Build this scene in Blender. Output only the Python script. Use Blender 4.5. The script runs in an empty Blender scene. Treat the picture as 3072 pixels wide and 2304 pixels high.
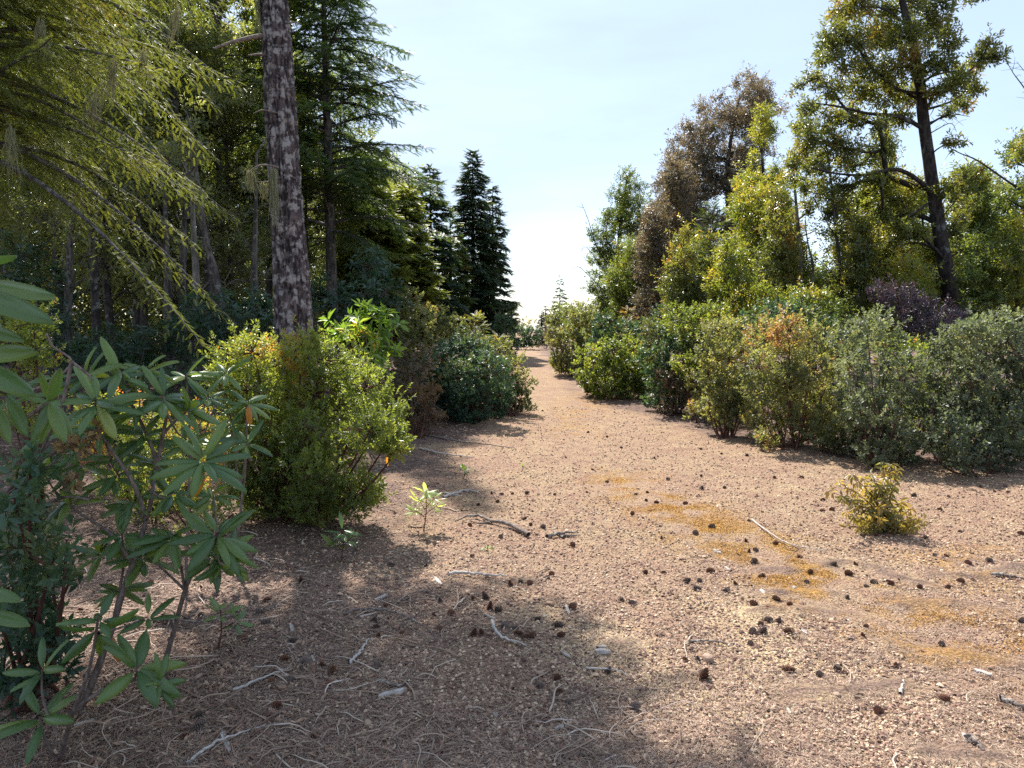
import bpy, math
import numpy as np
from mathutils import Vector

# ------------------------------------------------------------------ camera, sky, sun, exposure
H = 1.5
PITCH = math.radians(4.94)
F = 2235.0                      # focal length in pixels of a 3072 px wide picture
SUN_AZ = math.radians(-19.5)    # from +Y, negative = towards -X
SUN_EL = math.radians(50)
S = bpy.context.scene
C = S.collection
cam_d = bpy.data.cameras.new('camera')
cam_d.sensor_width = 36.0
cam_d.lens = 36.0 * F / 3072.0
cam_d.clip_start = 0.05
cam_d.clip_end = 3000
cam = bpy.data.objects.new('camera', cam_d)
cam.location = (0, 0, H)
cam.rotation_euler = (math.pi / 2 - PITCH, 0, 0)
C.objects.link(cam)
S.camera = cam

W = bpy.data.worlds.new('World')
S.world = W
W.use_nodes = True
nt = W.node_tree
nt.nodes.clear()
wo = nt.nodes.new('ShaderNodeOutputWorld')
bg = nt.nodes.new('ShaderNodeBackground')
sky = nt.nodes.new('ShaderNodeTexSky')
sky.sky_type = 'NISHITA'
sky.sun_disc = False
sky.sun_elevation = SUN_EL
sky.sun_rotation = SUN_AZ
sky.altitude = 600
sky.air_density = 1.0
sky.dust_density = 1.2
sky.ozone_density = 1.0
# thin high cloud: a noise over the direction of view whitens the sky a little
tc = nt.nodes.new('ShaderNodeTexCoord')
mp = nt.nodes.new('ShaderNodeMapping')
mp.inputs['Scale'].default_value = (1.4, 1.4, 6.0)
mp.inputs['Rotation'].default_value = (0.15, 0.25, 0.5)
cn = nt.nodes.new('ShaderNodeTexNoise')
cn.inputs['Scale'].default_value = 1.6
cn.inputs['Detail'].default_value = 5
cn.inputs['Roughness'].default_value = 0.55
cr = nt.nodes.new('ShaderNodeMapRange')
cr.inputs['From Min'].default_value = 0.36
cr.inputs['From Max'].default_value = 0.72
cr.inputs['To Min'].default_value = 0.93
cr.inputs['To Max'].default_value = 0.60
mx = nt.nodes.new('ShaderNodeMix')
mx.data_type = 'RGBA'
mx.inputs[7].default_value = (2.4, 2.95, 3.85, 1)
L_ = nt.links.new
L_(tc.outputs['Generated'], mp.inputs['Vector'])
L_(mp.outputs['Vector'], cn.inputs['Vector'])
L_(cn.outputs['Fac'], cr.inputs['Value'])
sx = nt.nodes.new('ShaderNodeSeparateXYZ'); L_(tc.outputs['Generated'], sx.inputs[0])
er = nt.nodes.new('ShaderNodeMapRange'); L_(sx.outputs['Z'], er.inputs['Value'])
er.inputs['From Min'].default_value = -0.30; er.inputs['From Max'].default_value = 0.25; er.interpolation_type = 'SMOOTHSTEP'
mm = nt.nodes.new('ShaderNodeMath'); mm.operation = 'MULTIPLY'; L_(er.outputs[0], mm.inputs[0]); L_(cr.outputs['Result'], mm.inputs[1])
L_(mm.outputs[0], mx.inputs[0])
L_(sky.outputs['Color'], mx.inputs[6])
L_(mx.outputs[2], bg.inputs['Color'])
bg.inputs['Strength'].default_value = 0.125
L_(bg.outputs[0], wo.inputs['Surface'])

sv = Vector((math.sin(SUN_AZ) * math.cos(SUN_EL), math.cos(SUN_AZ) * math.cos(SUN_EL), math.sin(SUN_EL)))
sd = bpy.data.lights.new('sun', 'SUN')
sd.energy = 4.8
sd.angle = math.radians(0.55)
sd.color = (1.0, 0.95, 0.87)
so = bpy.data.objects.new('sun', sd)
so.rotation_euler = sv.to_track_quat('Z', 'Y').to_euler()
so.location = (-10, 30, 40)
C.objects.link(so)

vs = S.view_settings
vs.view_transform = 'Standard'
vs.look = 'None'
vs.gamma = 1.0
vs.use_curve_mapping = False
vs.exposure = 1.2
cy = S.cycles
cy.max_bounces = 9
cy.diffuse_bounces = 5
cy.glossy_bounces = 2
cy.transmission_bounces = 7
cy.transparent_max_bounces = 4
cy.caustics_reflective = False
cy.caustics_refractive = False
cy.sample_clamp_indirect = 6.0
cy.use_denoising = False

# ------------------------------------------------------------------ numbers
def rs(seed):
    return np.random.default_rng(seed)

_cp, _sp = math.cos(PITCH), math.sin(PITCH)
def P(px, py, d):
    """the point seen at photo pixel (px, py) whose distance along +Y is d"""
    a = (px - 1536) / F; b = (1152 - py) / F
    t = d / (_cp + b * _sp)
    return np.array([t * a, d, H - t * _sp + t * b * _cp])
def G(px, py):
    """the ground point seen at a photo pixel"""
    a = (px - 1536) / F; b = (1152 - py) / F
    t = H / (_sp - b * _cp)
    return np.array([t * a, t * (_cp + b * _sp)])

def _hash(ix, iy, iz, seed):
    h = (ix.astype(np.int64) * 374761393 + iy.astype(np.int64) * 668265263 + iz.astype(np.int64) * 2147483647 + seed * 974634777)
    h = (h ^ (h >> 13)) * 1274126177
    h = h & 0x7fffffff
    h = (h ^ (h >> 16)) * 2246822519
    return ((h & 0xffffff) / float(0xffffff))
def vnoise(x, y, z=None, seed=0):
    x = np.asarray(x, float); y = np.asarray(y, float)
    z = np.zeros_like(x) if z is None else np.asarray(z, float)
    ix, iy, iz = np.floor(x), np.floor(y), np.floor(z)
    fx, fy, fz = x - ix, y - iy, z - iz
    fx = fx * fx * (3 - 2 * fx); fy = fy * fy * (3 - 2 * fy); fz = fz * fz * (3 - 2 * fz)
    ix, iy, iz = ix.astype(np.int64), iy.astype(np.int64), iz.astype(np.int64)
    r = 0
    for a in (0, 1):
        for b in (0, 1):
            for c in (0, 1):
                w = (fx if a else 1 - fx) * (fy if b else 1 - fy) * (fz if c else 1 - fz)
                r = r + w * _hash(ix + a, iy + b, iz + c, seed)
    return r
def fbm(x, y, z=None, seed=0, octv=4):
    r = 0; a = 0.5; f = 1.0; t = 0
    for i in range(octv):
        r = r + a * vnoise(np.asarray(x) * f, np.asarray(y) * f, None if z is None else np.asarray(z) * f, seed + i * 17)
        t += a; a *= 0.5; f *= 2.03
    return r / t

def ground_z(x, y):
    x = np.asarray(x, float); y = np.asarray(y, float)
    z = (fbm(x * 0.55 + 3, y * 0.55, seed=5, octv=3) - 0.5) * 0.10
    z = z + (fbm(x * 3.0, y * 3.0, seed=9, octv=2) - 0.5) * 0.022
    side = np.clip((np.abs(x - 0.9) - 3.0) / 6.0, 0, 1)
    z = z + side * 0.15 * fbm(x * 0.3, y * 0.3, seed=12, octv=2)
    far = np.clip((y - 30) / 40, 0, None)
    return z - far * 0.5

# ------------------------------------------------------------------ mesh building
def nrm(v):
    return v / np.maximum(np.linalg.norm(v, axis=-1, keepdims=True), 1e-9)

class MB:
    def __init__(s):
        s.v = []; s.f = []; s.a = []; s.n = 0
    def add(s, v, f, a=None):
        v = np.asarray(v, float); f = np.asarray(f, np.int64)
        s.v.append(v); s.f.append(f + s.n)
        s.a.append(np.full(len(v), 0.5) if a is None else np.broadcast_to(np.asarray(a, float), (len(v),)))
        s.n += len(v)
        return s
    def mesh(s, name, mat, loc=(0, 0, 0), smooth=True):
        v = np.concatenate(s.v) - np.asarray(loc, float); a = np.concatenate(s.a)
        me = bpy.data.meshes.new(name)
        me.vertices.add(len(v)); me.vertices.foreach_set('co', v.astype(np.float32).ravel())
        loops = np.concatenate([f.ravel() for f in s.f])
        sizes = np.concatenate([np.full(len(f), f.shape[1]) for f in s.f])
        starts = np.concatenate([[0], np.cumsum(sizes)[:-1]])
        me.loops.add(len(loops)); me.loops.foreach_set('vertex_index', loops.astype(np.int32))
        me.polygons.add(len(sizes)); me.polygons.foreach_set('loop_start', starts.astype(np.int32))
        me.polygons.foreach_set('use_smooth', np.full(len(sizes), smooth))
        at = me.attributes.new('var', 'FLOAT', 'POINT'); at.data.foreach_set('value', a.astype(np.float32))
        me.materials.append(mat)
        me.update(calc_edges=True)
        return me
    def build(s, name, mat, parent=None, loc=None, smooth=True):
        l = (0, 0, 0)
        if parent is not None: l = tuple(parent.location)
        elif loc is not None: l = loc
        o = bpy.data.objects.new(name, s.mesh(name, mat, l, smooth))
        C.objects.link(o)
        if parent is not None: o.parent = parent
        else: o.location = l
        return o

def tag(o, label=None, cat=None, group=None, kind=None):
    if label: o['label'] = label
    if cat: o['category'] = cat
    if group: o['group'] = group
    if kind: o['kind'] = kind
    return o
def root(name, loc, label, cat, group=None):
    o = bpy.data.objects.new(name, None)
    o.empty_display_size = 0.2
    o.location = [float(q) for q in loc]
    C.objects.link(o)
    return tag(o, label, cat, group)
def copy_tree(r, loc, rz, sc, label, group=None):
    c = r.copy(); C.objects.link(c)
    c.location = [float(q) for q in loc]; c.rotation_euler = (0, 0, rz); c.scale = (sc, sc, sc)
    c['label'] = label
    if group: c['group'] = group
    for ch in list(r.children):
        d = ch.copy(); C.objects.link(d); d.parent = c
    return c

def tube(mb, pts, rad, seg=6, a=0.5, cap=True):
    pts = np.asarray(pts, float); n = len(pts)
    rad = np.asarray(rad, float)
    if rad.ndim and len(rad) != n: rad = np.interp(np.linspace(0, 1, n), np.linspace(0, 1, len(rad)), rad)
    rad = np.broadcast_to(rad, (n,))
    t = np.gradient(pts, axis=0); t = nrm(t)
    ref = np.array([0.13, 0.21, 1.0]) if abs(t[0, 2]) < 0.9 else np.array([1.0, 0.1, 0.05])
    u = nrm(np.cross(t, ref)); w = np.cross(t, u)
    th = np.arange(seg) / seg * 2 * math.pi
    ring = (np.cos(th)[None, :, None] * u[:, None, :] + np.sin(th)[None, :, None] * w[:, None, :])
    v = pts[:, None, :] + ring * rad[:, None, None]
    i = np.arange(n - 1)[:, None] * seg; j = np.arange(seg)[None, :]; k = (j + 1) % seg
    f = np.stack([i + j, i + k, i + seg + k, i + seg + j], -1).reshape(-1, 4)
    mb.add(v.reshape(-1, 3), f, a)
    if cap and seg == 4:
        mb.f.append(np.array([[3, 2, 1, 0]]) + mb.n - n * seg)
def bez(p0, p1, p2, n=8):
    t = np.linspace(0, 1, n)[:, None]
    return (1 - t) ** 2 * np.asarray(p0) + 2 * t * (1 - t) * np.asarray(p1) + t * t * np.asarray(p2)
def poly(pts, n=24):
    """smooth path through points (Catmull-Rom)"""
    p = np.asarray(pts, float)
    if len(p) == 2: return p[0] + (p[1] - p[0]) * np.linspace(0, 1, n)[:, None]
    q = np.vstack([2 * p[0] - p[1], p, 2 * p[-1] - p[-2]])
    out = []
    m = max(2, n // (len(p) - 1))
    for i in range(len(p) - 1):
        a, b, c, d = q[i:i + 4]
        t = np.linspace(0, 1, m, endpoint=(i == len(p) - 2))[:, None]
        out.append(0.5 * (2 * b + (c - a) * t + (2 * a - 5 * b + 4 * c - d) * t * t + (3 * b - a - 3 * c + d) * t ** 3))
    o = np.vstack(out); q = np.linspace(0, len(o) - 1, n)
    return np.stack([np.interp(q, np.arange(len(o)), o[:, i]) for i in range(3)], -1)

def frames(d, up):
    """matrices (N,3,3), columns: side, direction, normal"""
    y = nrm(d); z = up - (up * y).sum(-1, keepdims=True) * y
    bad = np.linalg.norm(z, axis=-1) < 1e-4
    z[bad] = np.array([0.3, 0.7, 0.2]); z = z - (z * y).sum(-1, keepdims=True) * y
    z = nrm(z); x = np.cross(y, z)
    return np.stack([x, y, z], -1)
def scatter(mb, tv, tf, M, pos, sc, var):
    """replicate a template"""
    sc = np.broadcast_to(np.asarray(sc, float), (len(pos),))
    v = np.einsum('nij,kj->nki', M, tv) * sc[:, None, None] + pos[:, None, :]
    K = len(tv)
    for f in (tf if isinstance(tf, list) else [tf]):
        ff = f[None] + (np.arange(len(pos)) * K)[:, None, None]
        mb.f.append(ff.reshape(-1, f.shape[1]) + mb.n)
    mb.v.append(v.reshape(-1, 3)); mb.a.append(np.repeat(np.clip(var, 0, 1), K)); mb.n += len(pos) * K

def leaf_t(w=0.2, fold=0.10, bend=-0.06, wide=0.5):
    tv = np.array([[0, 0, 0], [w, wide, fold], [0, 1, bend], [-w, wide, fold]], float)
    tv[1, 2] += 0; tf = np.array([[0, 1, 2], [0, 2, 3]])
    return tv, tf
def leaf_big(w=0.16, droop=0.22, roll=0.05, nl=7):
    """a leathery leaf: curved along its length, edges rolled under, with thickness in its midrib"""
    ts = np.linspace(0, 1, nl); cs = np.array([-1, -0.55, 0, 0.55, 1])
    v = []
    for t in ts:
        ww = w * (math.sin(math.pi * min(1, (t * 0.93 + 0.03)) ** 0.9)) ** 0.75
        if t == 1: ww = 0.004
        if t == 0: ww = 0.012
        for c in cs:
            v.append([c * ww, t - 0.15 * droop * t * t, -droop * t * t + roll * 1.6 * (abs(c) * 0.5) - roll * 1.9 * abs(c) ** 3])
    v = np.array(v); f = []
    for i in range(nl - 1):
        for j in range(4):
            a = i * 5 + j; f.append([a, a + 1, a + 6, a + 5])
    return v, np.array(f)
def spray_t(n=7, nl=0.26, nw=0.028, ang=50, top=True, tw=0.012):
    """a fir twig: axis and two or three rows of narrow needles"""
    v = [[-tw, 0, 0], [tw, 0, 0], [0, 1, 0]]; f = [[0, 1, 2]]
    for i in range(n):
        t = 0.05 + 0.9 * i / (n - 1)
        for s, el in ((-1, 8), (1, 8)) + (((-0.55, 48), (0.55, 48)) if top else ()):
            a = math.radians(ang * (1 - 0.35 * t)); e = math.radians(el)
            L = nl * (1 - 0.3 * abs(2 * t - 0.9))
            d = np.array([math.sin(a) * s, math.cos(a), math.sin(e) * 0.9]); d /= np.linalg.norm(d)
            b = np.array([0, t, 0]); k = len(v)
            side = np.array([0, nw, 0]) if abs(s) == 1 else np.array([nw * 0.5, nw, 0])
            v += [list(b - side), list(b + side), list(b + d * L)]; f.append([k, k + 1, k + 2])
    return np.array(v), np.array(f)

GA = 2.39996
def shoots(mb, pos, dr, L, nleaf, leaf, inc, ll, rng, var, droop=0.0, tmpl=None, jit=0.25, wob=0.12):
    """leaves spiralling up shoots: pos/dr (N,3)"""
    N = len(pos)
    tv, tf = tmpl if tmpl is not None else leaf_t()
    d = nrm(dr)
    ref = np.tile(np.array([0.31, 0.17, 0.93]), (N, 1)); ref[np.abs(d @ np.array([0.31, 0.17, 0.93])) > 0.9] = [1, 0, 0]
    u = nrm(np.cross(d, ref)); w = np.cross(d, u)
    k = np.arange(nleaf)
    t = (k + 0.5) / nleaf
    ph = k * GA
    ph = ph[None] + rng.uniform(0, 6.28, (N, 1)) + rng.normal(0, 0.3, (N, nleaf))
    ia = np.radians(inc[0] + (inc[1] - inc[0]) * (1 - t))[None] + rng.normal(0, jit, (N, nleaf))
    L = np.broadcast_to(np.asarray(L, float), (N,))
    p = pos[:, None] + d[:, None] * (L[:, None] * t[None])[..., None]
    ld = d[:, None] * np.cos(ia)[..., None] + (u[:, None] * np.cos(ph)[..., None] + w[:, None] * np.sin(ph)[..., None]) * np.sin(ia)[..., None]
    ld = ld + np.array([0, 0, -droop]) + rng.normal(0, wob, ld.shape)
    up = np.repeat(d[:, None], nleaf, 1) + rng.normal(0, 0.25, ld.shape)
    M = frames(ld.reshape(-1, 3), up.reshape(-1, 3))
    sc = ll * rng.uniform(0.65, 1.15, N * nleaf)
    va = np.repeat(var, nleaf) + rng.normal(0, 0.10, N * nleaf)
    scatter(mb, tv, tf, M, p.reshape(-1, 3), sc, va)

def lobe_pts(Cn, R, n, rng, lo=0.6, cull=0.72):
    """points near the surface of a union of ellipsoids, with outward directions"""
    w = (R ** 2).mean(1); w = w / w.sum()
    idx = rng.choice(len(Cn), int(n * 1.6), p=w)
    d = nrm(rng.normal(size=(len(idx), 3)))
    r = lo + (1.05 - lo) * rng.uniform(0, 1, len(idx)) ** 0.6
    r = r * (0.68 + 0.62 * vnoise(d[:, 0] * 2.0 + idx * 7.7, d[:, 1] * 2.0, d[:, 2] * 2.0, 3))
    p = Cn[idx] + d * R[idx] * r[:, None]
    q = ((p[:, None] - Cn[None]) / R[None]); dist = np.sqrt((q ** 2).sum(-1)); dist[np.arange(len(idx)), idx] = 9
    keep = dist.min(1) > cull * rng.uniform(0.75, 1.0, len(idx))
    keep &= p[:, 2] > 0.03
    idx, p, d = idx[keep][:n], p[keep][:n], d[keep][:n]
    return p, nrm(d / R[idx] * R[idx].mean()), idx
# ------------------------------------------------------------------ materials
def new_mat(name):
    m = bpy.data.materials.new(name); m.use_nodes = True
    n = m.node_tree.nodes; n.clear()
    out = n.new('ShaderNodeOutputMaterial')
    return m, n, m.node_tree.links.new, out
def ramp(n, cols, pos=None):
    r = n.new('ShaderNodeValToRGB'); e = r.color_ramp.elements
    pos = pos or [i / (len(cols) - 1) for i in range(len(cols))]
    while len(e) < len(cols): e.new(0.5)
    for i, c in enumerate(cols):
        e[i].position = pos[i]; e[i].color = (*c, 1)
    return r
def leafmat(name, cols, trans=0.42, rough=0.42, pos=None, tint=(1.38, 1.22, 0.5), under=None, spec=0.5):
    m, n, L, out = new_mat(name)
    at = n.new('ShaderNodeAttribute'); at.attribute_name = 'var'
    r = ramp(n, cols, pos); L(at.outputs['Fac'], r.inputs[0])
    col = r.outputs[0]
    if under:
        ge = n.new('ShaderNodeNewGeometry'); mi = n.new('ShaderNodeMix'); mi.data_type = 'RGBA'
        L(ge.outputs['Backfacing'], mi.inputs[0]); L(col, mi.inputs[6]); mi.inputs[7].default_value = (*under, 1)
        col = mi.outputs[2]
    p = n.new('ShaderNodeBsdfPrincipled'); p.inputs['Roughness'].default_value = rough
    p.inputs['Specular IOR Level'].default_value = spec
    L(col, p.inputs['Base Color'])
    mul = n.new('ShaderNodeMix'); mul.data_type = 'RGBA'; mul.blend_type = 'MULTIPLY'; mul.inputs[0].default_value = 1
    mul.clamp_result = False
    L(r.outputs[0], mul.inputs[6]); mul.inputs[7].default_value = (*[t * 2.3 for t in tint], 1)
    tr = n.new('ShaderNodeBsdfTranslucent'); L(mul.outputs[2], tr.inputs['Color'])
    mx = n.new('ShaderNodeMixShader'); mx.inputs[0].default_value = trans
    L(p.outputs[0], mx.inputs[1]); L(tr.outputs[0], mx.inputs[2]); L(mx.outputs[0], out.inputs['Surface'])
    return m
def barkmat(name, dark, light, lich=None, sc=(30, 30, 6), lsc=9, lamt=0.52, bump=0.5, rough=0.9, fis=False):
    m, n, L, out = new_mat(name)
    tc = n.new('ShaderNodeTexCoord'); mp = n.new('ShaderNodeMapping'); mp.inputs['Scale'].default_value = sc
    L(tc.outputs['Object'], mp.inputs['Vector'])
    no = n.new('ShaderNodeTexNoise'); no.inputs['Scale'].default_value = 1; no.inputs['Detail'].default_value = 6; no.inputs['Roughness'].default_value = 0.65
    L(mp.outputs[0], no.inputs['Vector'])
    r = ramp(n, [dark, light], [0.42, 0.62]); L(no.outputs['Fac'], r.inputs[0])
    col = r.outputs[0]
    if lich:
        n2 = n.new('ShaderNodeTexNoise'); n2.inputs['Scale'].default_value = lsc; n2.inputs['Detail'].default_value = 5; n2.inputs['Roughness'].default_value = 0.7
        L(tc.outputs['Object'], n2.inputs['Vector'])
        r2 = ramp(n, [(0, 0, 0), (1, 1, 1)], [lamt, lamt + 0.07]); L(n2.outputs['Fac'], r2.inputs[0])
        mi = n.new('ShaderNodeMix'); mi.data_type = 'RGBA'; L(r2.outputs[0], mi.inputs[0]); L(col, mi.inputs[6]); mi.inputs[7].default_value = (*lich, 1)
        col = mi.outputs[2]
    if fis:
        at = n.new('ShaderNodeAttribute'); at.attribute_name = 'var'; r3 = ramp(n, [(0.35, 0.32, 0.32), (1, 1, 1)], [0.05, 0.45]); L(at.outputs['Fac'], r3.inputs[0])
        mu = n.new('ShaderNodeMix'); mu.data_type = 'RGBA'; mu.blend_type = 'MULTIPLY'; mu.inputs[0].default_value = 1; L(col, mu.inputs[6]); L(r3.outputs[0], mu.inputs[7]); col = mu.outputs[2]
    p = n.new('ShaderNodeBsdfPrincipled'); p.inputs['Roughness'].default_value = rough
    p.inputs['Specular IOR Level'].default_value = 0.25
    L(col, p.inputs['Base Color'])
    b = n.new('ShaderNodeBump'); b.inputs['Strength'].default_value = bump; b.inputs['Distance'].default_value = 0.02
    L(no.outputs['Fac'], b.inputs['Height']); L(b.outputs[0], p.inputs['Normal']); L(p.outputs[0], out.inputs['Surface'])
    return m
def varmat(name, cols, rough=0.85, pos=None, bump=0, nsc=120):
    m, n, L, out = new_mat(name)
    at = n.new('ShaderNodeAttribute'); at.attribute_name = 'var'
    r = ramp(n, cols, pos); L(at.outputs['Fac'], r.inputs[0])
    tc = n.new('ShaderNodeTexCoord'); no = n.new('ShaderNodeTexNoise'); no.inputs['Scale'].default_value = nsc; no.inputs['Detail'].default_value = 3
    L(tc.outputs['Object'], no.inputs['Vector'])
    mr = n.new('ShaderNodeMapRange'); mr.inputs['To Min'].default_value = 0.65; mr.inputs['To Max'].default_value = 1.3
    L(no.outputs['Fac'], mr.inputs['Value'])
    mu = n.new('ShaderNodeMix'); mu.data_type = 'RGBA'; mu.blend_type = 'MULTIPLY'; mu.inputs[0].default_value = 1
    L(r.outputs[0], mu.inputs[6]); L(mr.outputs[0], mu.inputs[7])
    p = n.new('ShaderNodeBsdfPrincipled'); p.inputs['Roughness'].default_value = rough; p.inputs['Specular IOR Level'].default_value = 0.3
    L(mu.outputs[2], p.inputs['Base Color'])
    if bump:
        b = n.new('ShaderNodeBump'); b.inputs['Strength'].default_value = bump; b.inputs['Distance'].default_value = 0.004
        L(no.outputs['Fac'], b.inputs['Height']); L(b.outputs[0], p.inputs['Normal'])
    L(p.outputs[0], out.inputs['Surface'])
    return m

M = {}
M['huck'] = leafmat('huckleberry_leaf', [(0.07, 0.10, 0.03), (0.115, 0.155, 0.04), (0.18, 0.22, 0.055), (0.28, 0.25, 0.08), (0.32, 0.13, 0.06)], 0.44, 0.42, [0, 0.4, 0.75, 0.93, 1.0])
M['manz'] = leafmat('manzanita_leaf', [(0.08, 0.095, 0.05), (0.13, 0.145, 0.07), (0.19, 0.20, 0.095), (0.26, 0.24, 0.10), (0.27, 0.15, 0.08)], 0.34, 0.5, [0, 0.35, 0.65, 0.9, 1.0], spec=0.35, tint=(1.3, 1.25, 0.55))
M['manz_dark'] = leafmat('dark_manzanita_leaf', [(0.025, 0.055, 0.04), (0.04, 0.085, 0.055), (0.06, 0.11, 0.06), (0.10, 0.12, 0.05)], 0.28, 0.5)
M['rusty'] = leafmat('rusty_leaf', [(0.07, 0.07, 0.05), (0.11, 0.095, 0.065), (0.16, 0.125, 0.085), (0.18, 0.17, 0.08)], 0.32, 0.42, tint=(1.1, 0.95, 0.65))
M['tan_leaf'] = leafmat('dry_tan_leaf', [(0.10, 0.07, 0.04), (0.20, 0.14, 0.08), (0.30, 0.22, 0.11), (0.16, 0.15, 0.05)], 0.35, 0.6, tint=(1.2, 1.0, 0.6))
M['manz_grey'] = leafmat('grey_manzanita_leaf', [(0.07, 0.085, 0.06), (0.11, 0.13, 0.085), (0.16, 0.18, 0.11), (0.22, 0.22, 0.12), (0.20, 0.11, 0.08)], 0.3, 0.5, [0, 0.35, 0.65, 0.92, 1.0], spec=0.35, tint=(1.25, 1.25, 0.65))
M['purple'] = leafmat('purple_leaf', [(0.03, 0.025, 0.04), (0.05, 0.04, 0.055), (0.08, 0.055, 0.06)], 0.2, 0.5, tint=(1, 0.8, 0.8))
M['oak'] = leafmat('tanoak_leaf', [(0.09, 0.11, 0.07), (0.13, 0.155, 0.085), (0.19, 0.21, 0.10), (0.28, 0.29, 0.11)], 0.45, 0.28, [0, 0.45, 0.8, 1], spec=0.8)
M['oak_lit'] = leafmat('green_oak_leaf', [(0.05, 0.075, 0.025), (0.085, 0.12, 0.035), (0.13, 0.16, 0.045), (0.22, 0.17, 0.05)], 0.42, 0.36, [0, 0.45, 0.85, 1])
M['chink'] = leafmat('chinquapin_leaf', [(0.065, 0.08, 0.03), (0.11, 0.125, 0.038), (0.17, 0.165, 0.045), (0.24, 0.16, 0.045), (0.26, 0.10, 0.035)], 0.40, 0.33, [0, 0.4, 0.72, 0.94, 1], spec=0.6, tint=(1.25, 1.2, 0.5))
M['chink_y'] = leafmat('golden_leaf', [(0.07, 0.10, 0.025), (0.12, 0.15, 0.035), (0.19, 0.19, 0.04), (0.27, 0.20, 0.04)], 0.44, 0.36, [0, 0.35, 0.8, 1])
M['rhodo'] = leafmat('rhododendron_leaf', [(0.045, 0.09, 0.04), (0.075, 0.14, 0.05), (0.13, 0.20, 0.055), (0.22, 0.26, 0.07), (0.34, 0.15, 0.03)], 0.34, 0.34, [0, 0.4, 0.7, 0.93, 0.985], under=(0.19, 0.23, 0.08), tint=(1.5, 1.3, 0.4), spec=0.55)
M['rhodo_y'] = leafmat('bright_rhododendron_leaf', [(0.06, 0.13, 0.03), (0.10, 0.19, 0.035), (0.16, 0.23, 0.05), (0.28, 0.20, 0.05)], 0.42, 0.4, [0, 0.5, 0.9, 1])
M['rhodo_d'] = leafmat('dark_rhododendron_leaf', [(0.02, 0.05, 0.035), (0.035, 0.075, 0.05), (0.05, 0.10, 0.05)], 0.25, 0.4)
M['fir'] = leafmat('fir_needles', [(0.03, 0.06, 0.03), (0.05, 0.085, 0.035), (0.08, 0.11, 0.04), (0.15, 0.12, 0.05)], 0.35, 0.5, [0, 0.5, 0.88, 1])
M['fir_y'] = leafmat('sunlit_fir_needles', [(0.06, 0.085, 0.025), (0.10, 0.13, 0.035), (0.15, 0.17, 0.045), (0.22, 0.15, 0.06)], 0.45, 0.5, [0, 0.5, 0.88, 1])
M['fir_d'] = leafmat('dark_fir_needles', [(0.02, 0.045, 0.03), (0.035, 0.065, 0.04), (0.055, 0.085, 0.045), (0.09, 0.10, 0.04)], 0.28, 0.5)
M['sap'] = leafmat('sapling_leaf', [(0.09, 0.10, 0.03), (0.15, 0.14, 0.045), (0.22, 0.18, 0.06), (0.26, 0.17, 0.07)], 0.4, 0.42)
M['pale'] = leafmat('pale_seedling_leaf', [(0.16, 0.24, 0.10), (0.28, 0.36, 0.16), (0.42, 0.45, 0.20)], 0.4, 0.4)
M['lichen'] = leafmat('hanging_lichen_strand', [(0.24, 0.25, 0.15), (0.32, 0.33, 0.20), (0.33, 0.28, 0.15)], 0.3, 0.9, tint=(0.9, 0.9, 0.65))
M['bark_fir'] = barkmat('lichened_fir_bark', (0.035, 0.027, 0.029), (0.13, 0.10, 0.10), (0.29, 0.265, 0.26), (30, 30, 9), 11, 0.50, 1.0, fis=True)
M['bark2'] = barkmat('grey_fir_bark', (0.05, 0.045, 0.045), (0.17, 0.15, 0.14), (0.24, 0.23, 0.22), (20, 20, 4), 8, 0.56, 0.8)
M['bark_oak'] = barkmat('dark_oak_bark', (0.03, 0.026, 0.026), (0.10, 0.085, 0.08), (0.24, 0.23, 0.22), (16, 16, 6), 5, 0.56, 0.6)
M['bark_dark'] = barkmat('blackish_bark', (0.018, 0.014, 0.014), (0.06, 0.05, 0.045), (0.13, 0.14, 0.14), (18, 18, 6), 4, 0.6, 0.8)
M['bark_pale'] = barkmat('pale_grey_bark', (0.13, 0.12, 0.11), (0.30, 0.28, 0.25), None, (10, 10, 3))
M['stem_red'] = barkmat('red_brown_stem', (0.07, 0.028, 0.022), (0.13, 0.06, 0.045), None, (20, 20, 8))
M['stem'] = barkmat('grey_brown_stem', (0.10, 0.075, 0.065), (0.22, 0.17, 0.15), None, (60, 60, 20), bump=0.3)
M['stem_g'] = barkmat('green_stem', (0.16, 0.18, 0.06), (0.24, 0.24, 0.09), None, (40, 40, 10), bump=0.1)
M['twig'] = barkmat('dry_twig_bark', (0.12, 0.09, 0.08), (0.26, 0.21, 0.18), (0.34, 0.33, 0.28), (60, 60, 60), 30, 0.56, 0.4)
M['wood'] = barkmat('bleached_wood', (0.34, 0.30, 0.27), (0.60, 0.55, 0.50), None, (20, 180, 180), bump=0.4)
M['cone'] = varmat('pine_cone_scale', [(0.04, 0.02, 0.015), (0.15, 0.07, 0.045), (0.30, 0.16, 0.10)], 0.7, nsc=90)
M['cone_grey'] = varmat('weathered_cone_scale', [(0.04, 0.028, 0.025), (0.14, 0.10, 0.085), (0.30, 0.23, 0.19)], 0.8, nsc=90)
M['stone'] = varmat('stone', [(0.22, 0.12, 0.08), (0.34, 0.22, 0.15), (0.42, 0.33, 0.26)], 0.9, bump=0.5, nsc=60)
M['gravel'] = varmat('gravel_grain', [(0.06, 0.035, 0.03), (0.26, 0.15, 0.11), (0.46, 0.31, 0.215), (0.66, 0.51, 0.35)], 0.9, [0, 0.35, 0.7, 1], nsc=200)
M['needle'] = varmat('fallen_needles', [(0.10, 0.065, 0.05), (0.24, 0.16, 0.12), (0.40, 0.29, 0.21), (0.52, 0.44, 0.37)], 0.85, [0, 0.4, 0.8, 1], nsc=50)
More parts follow.
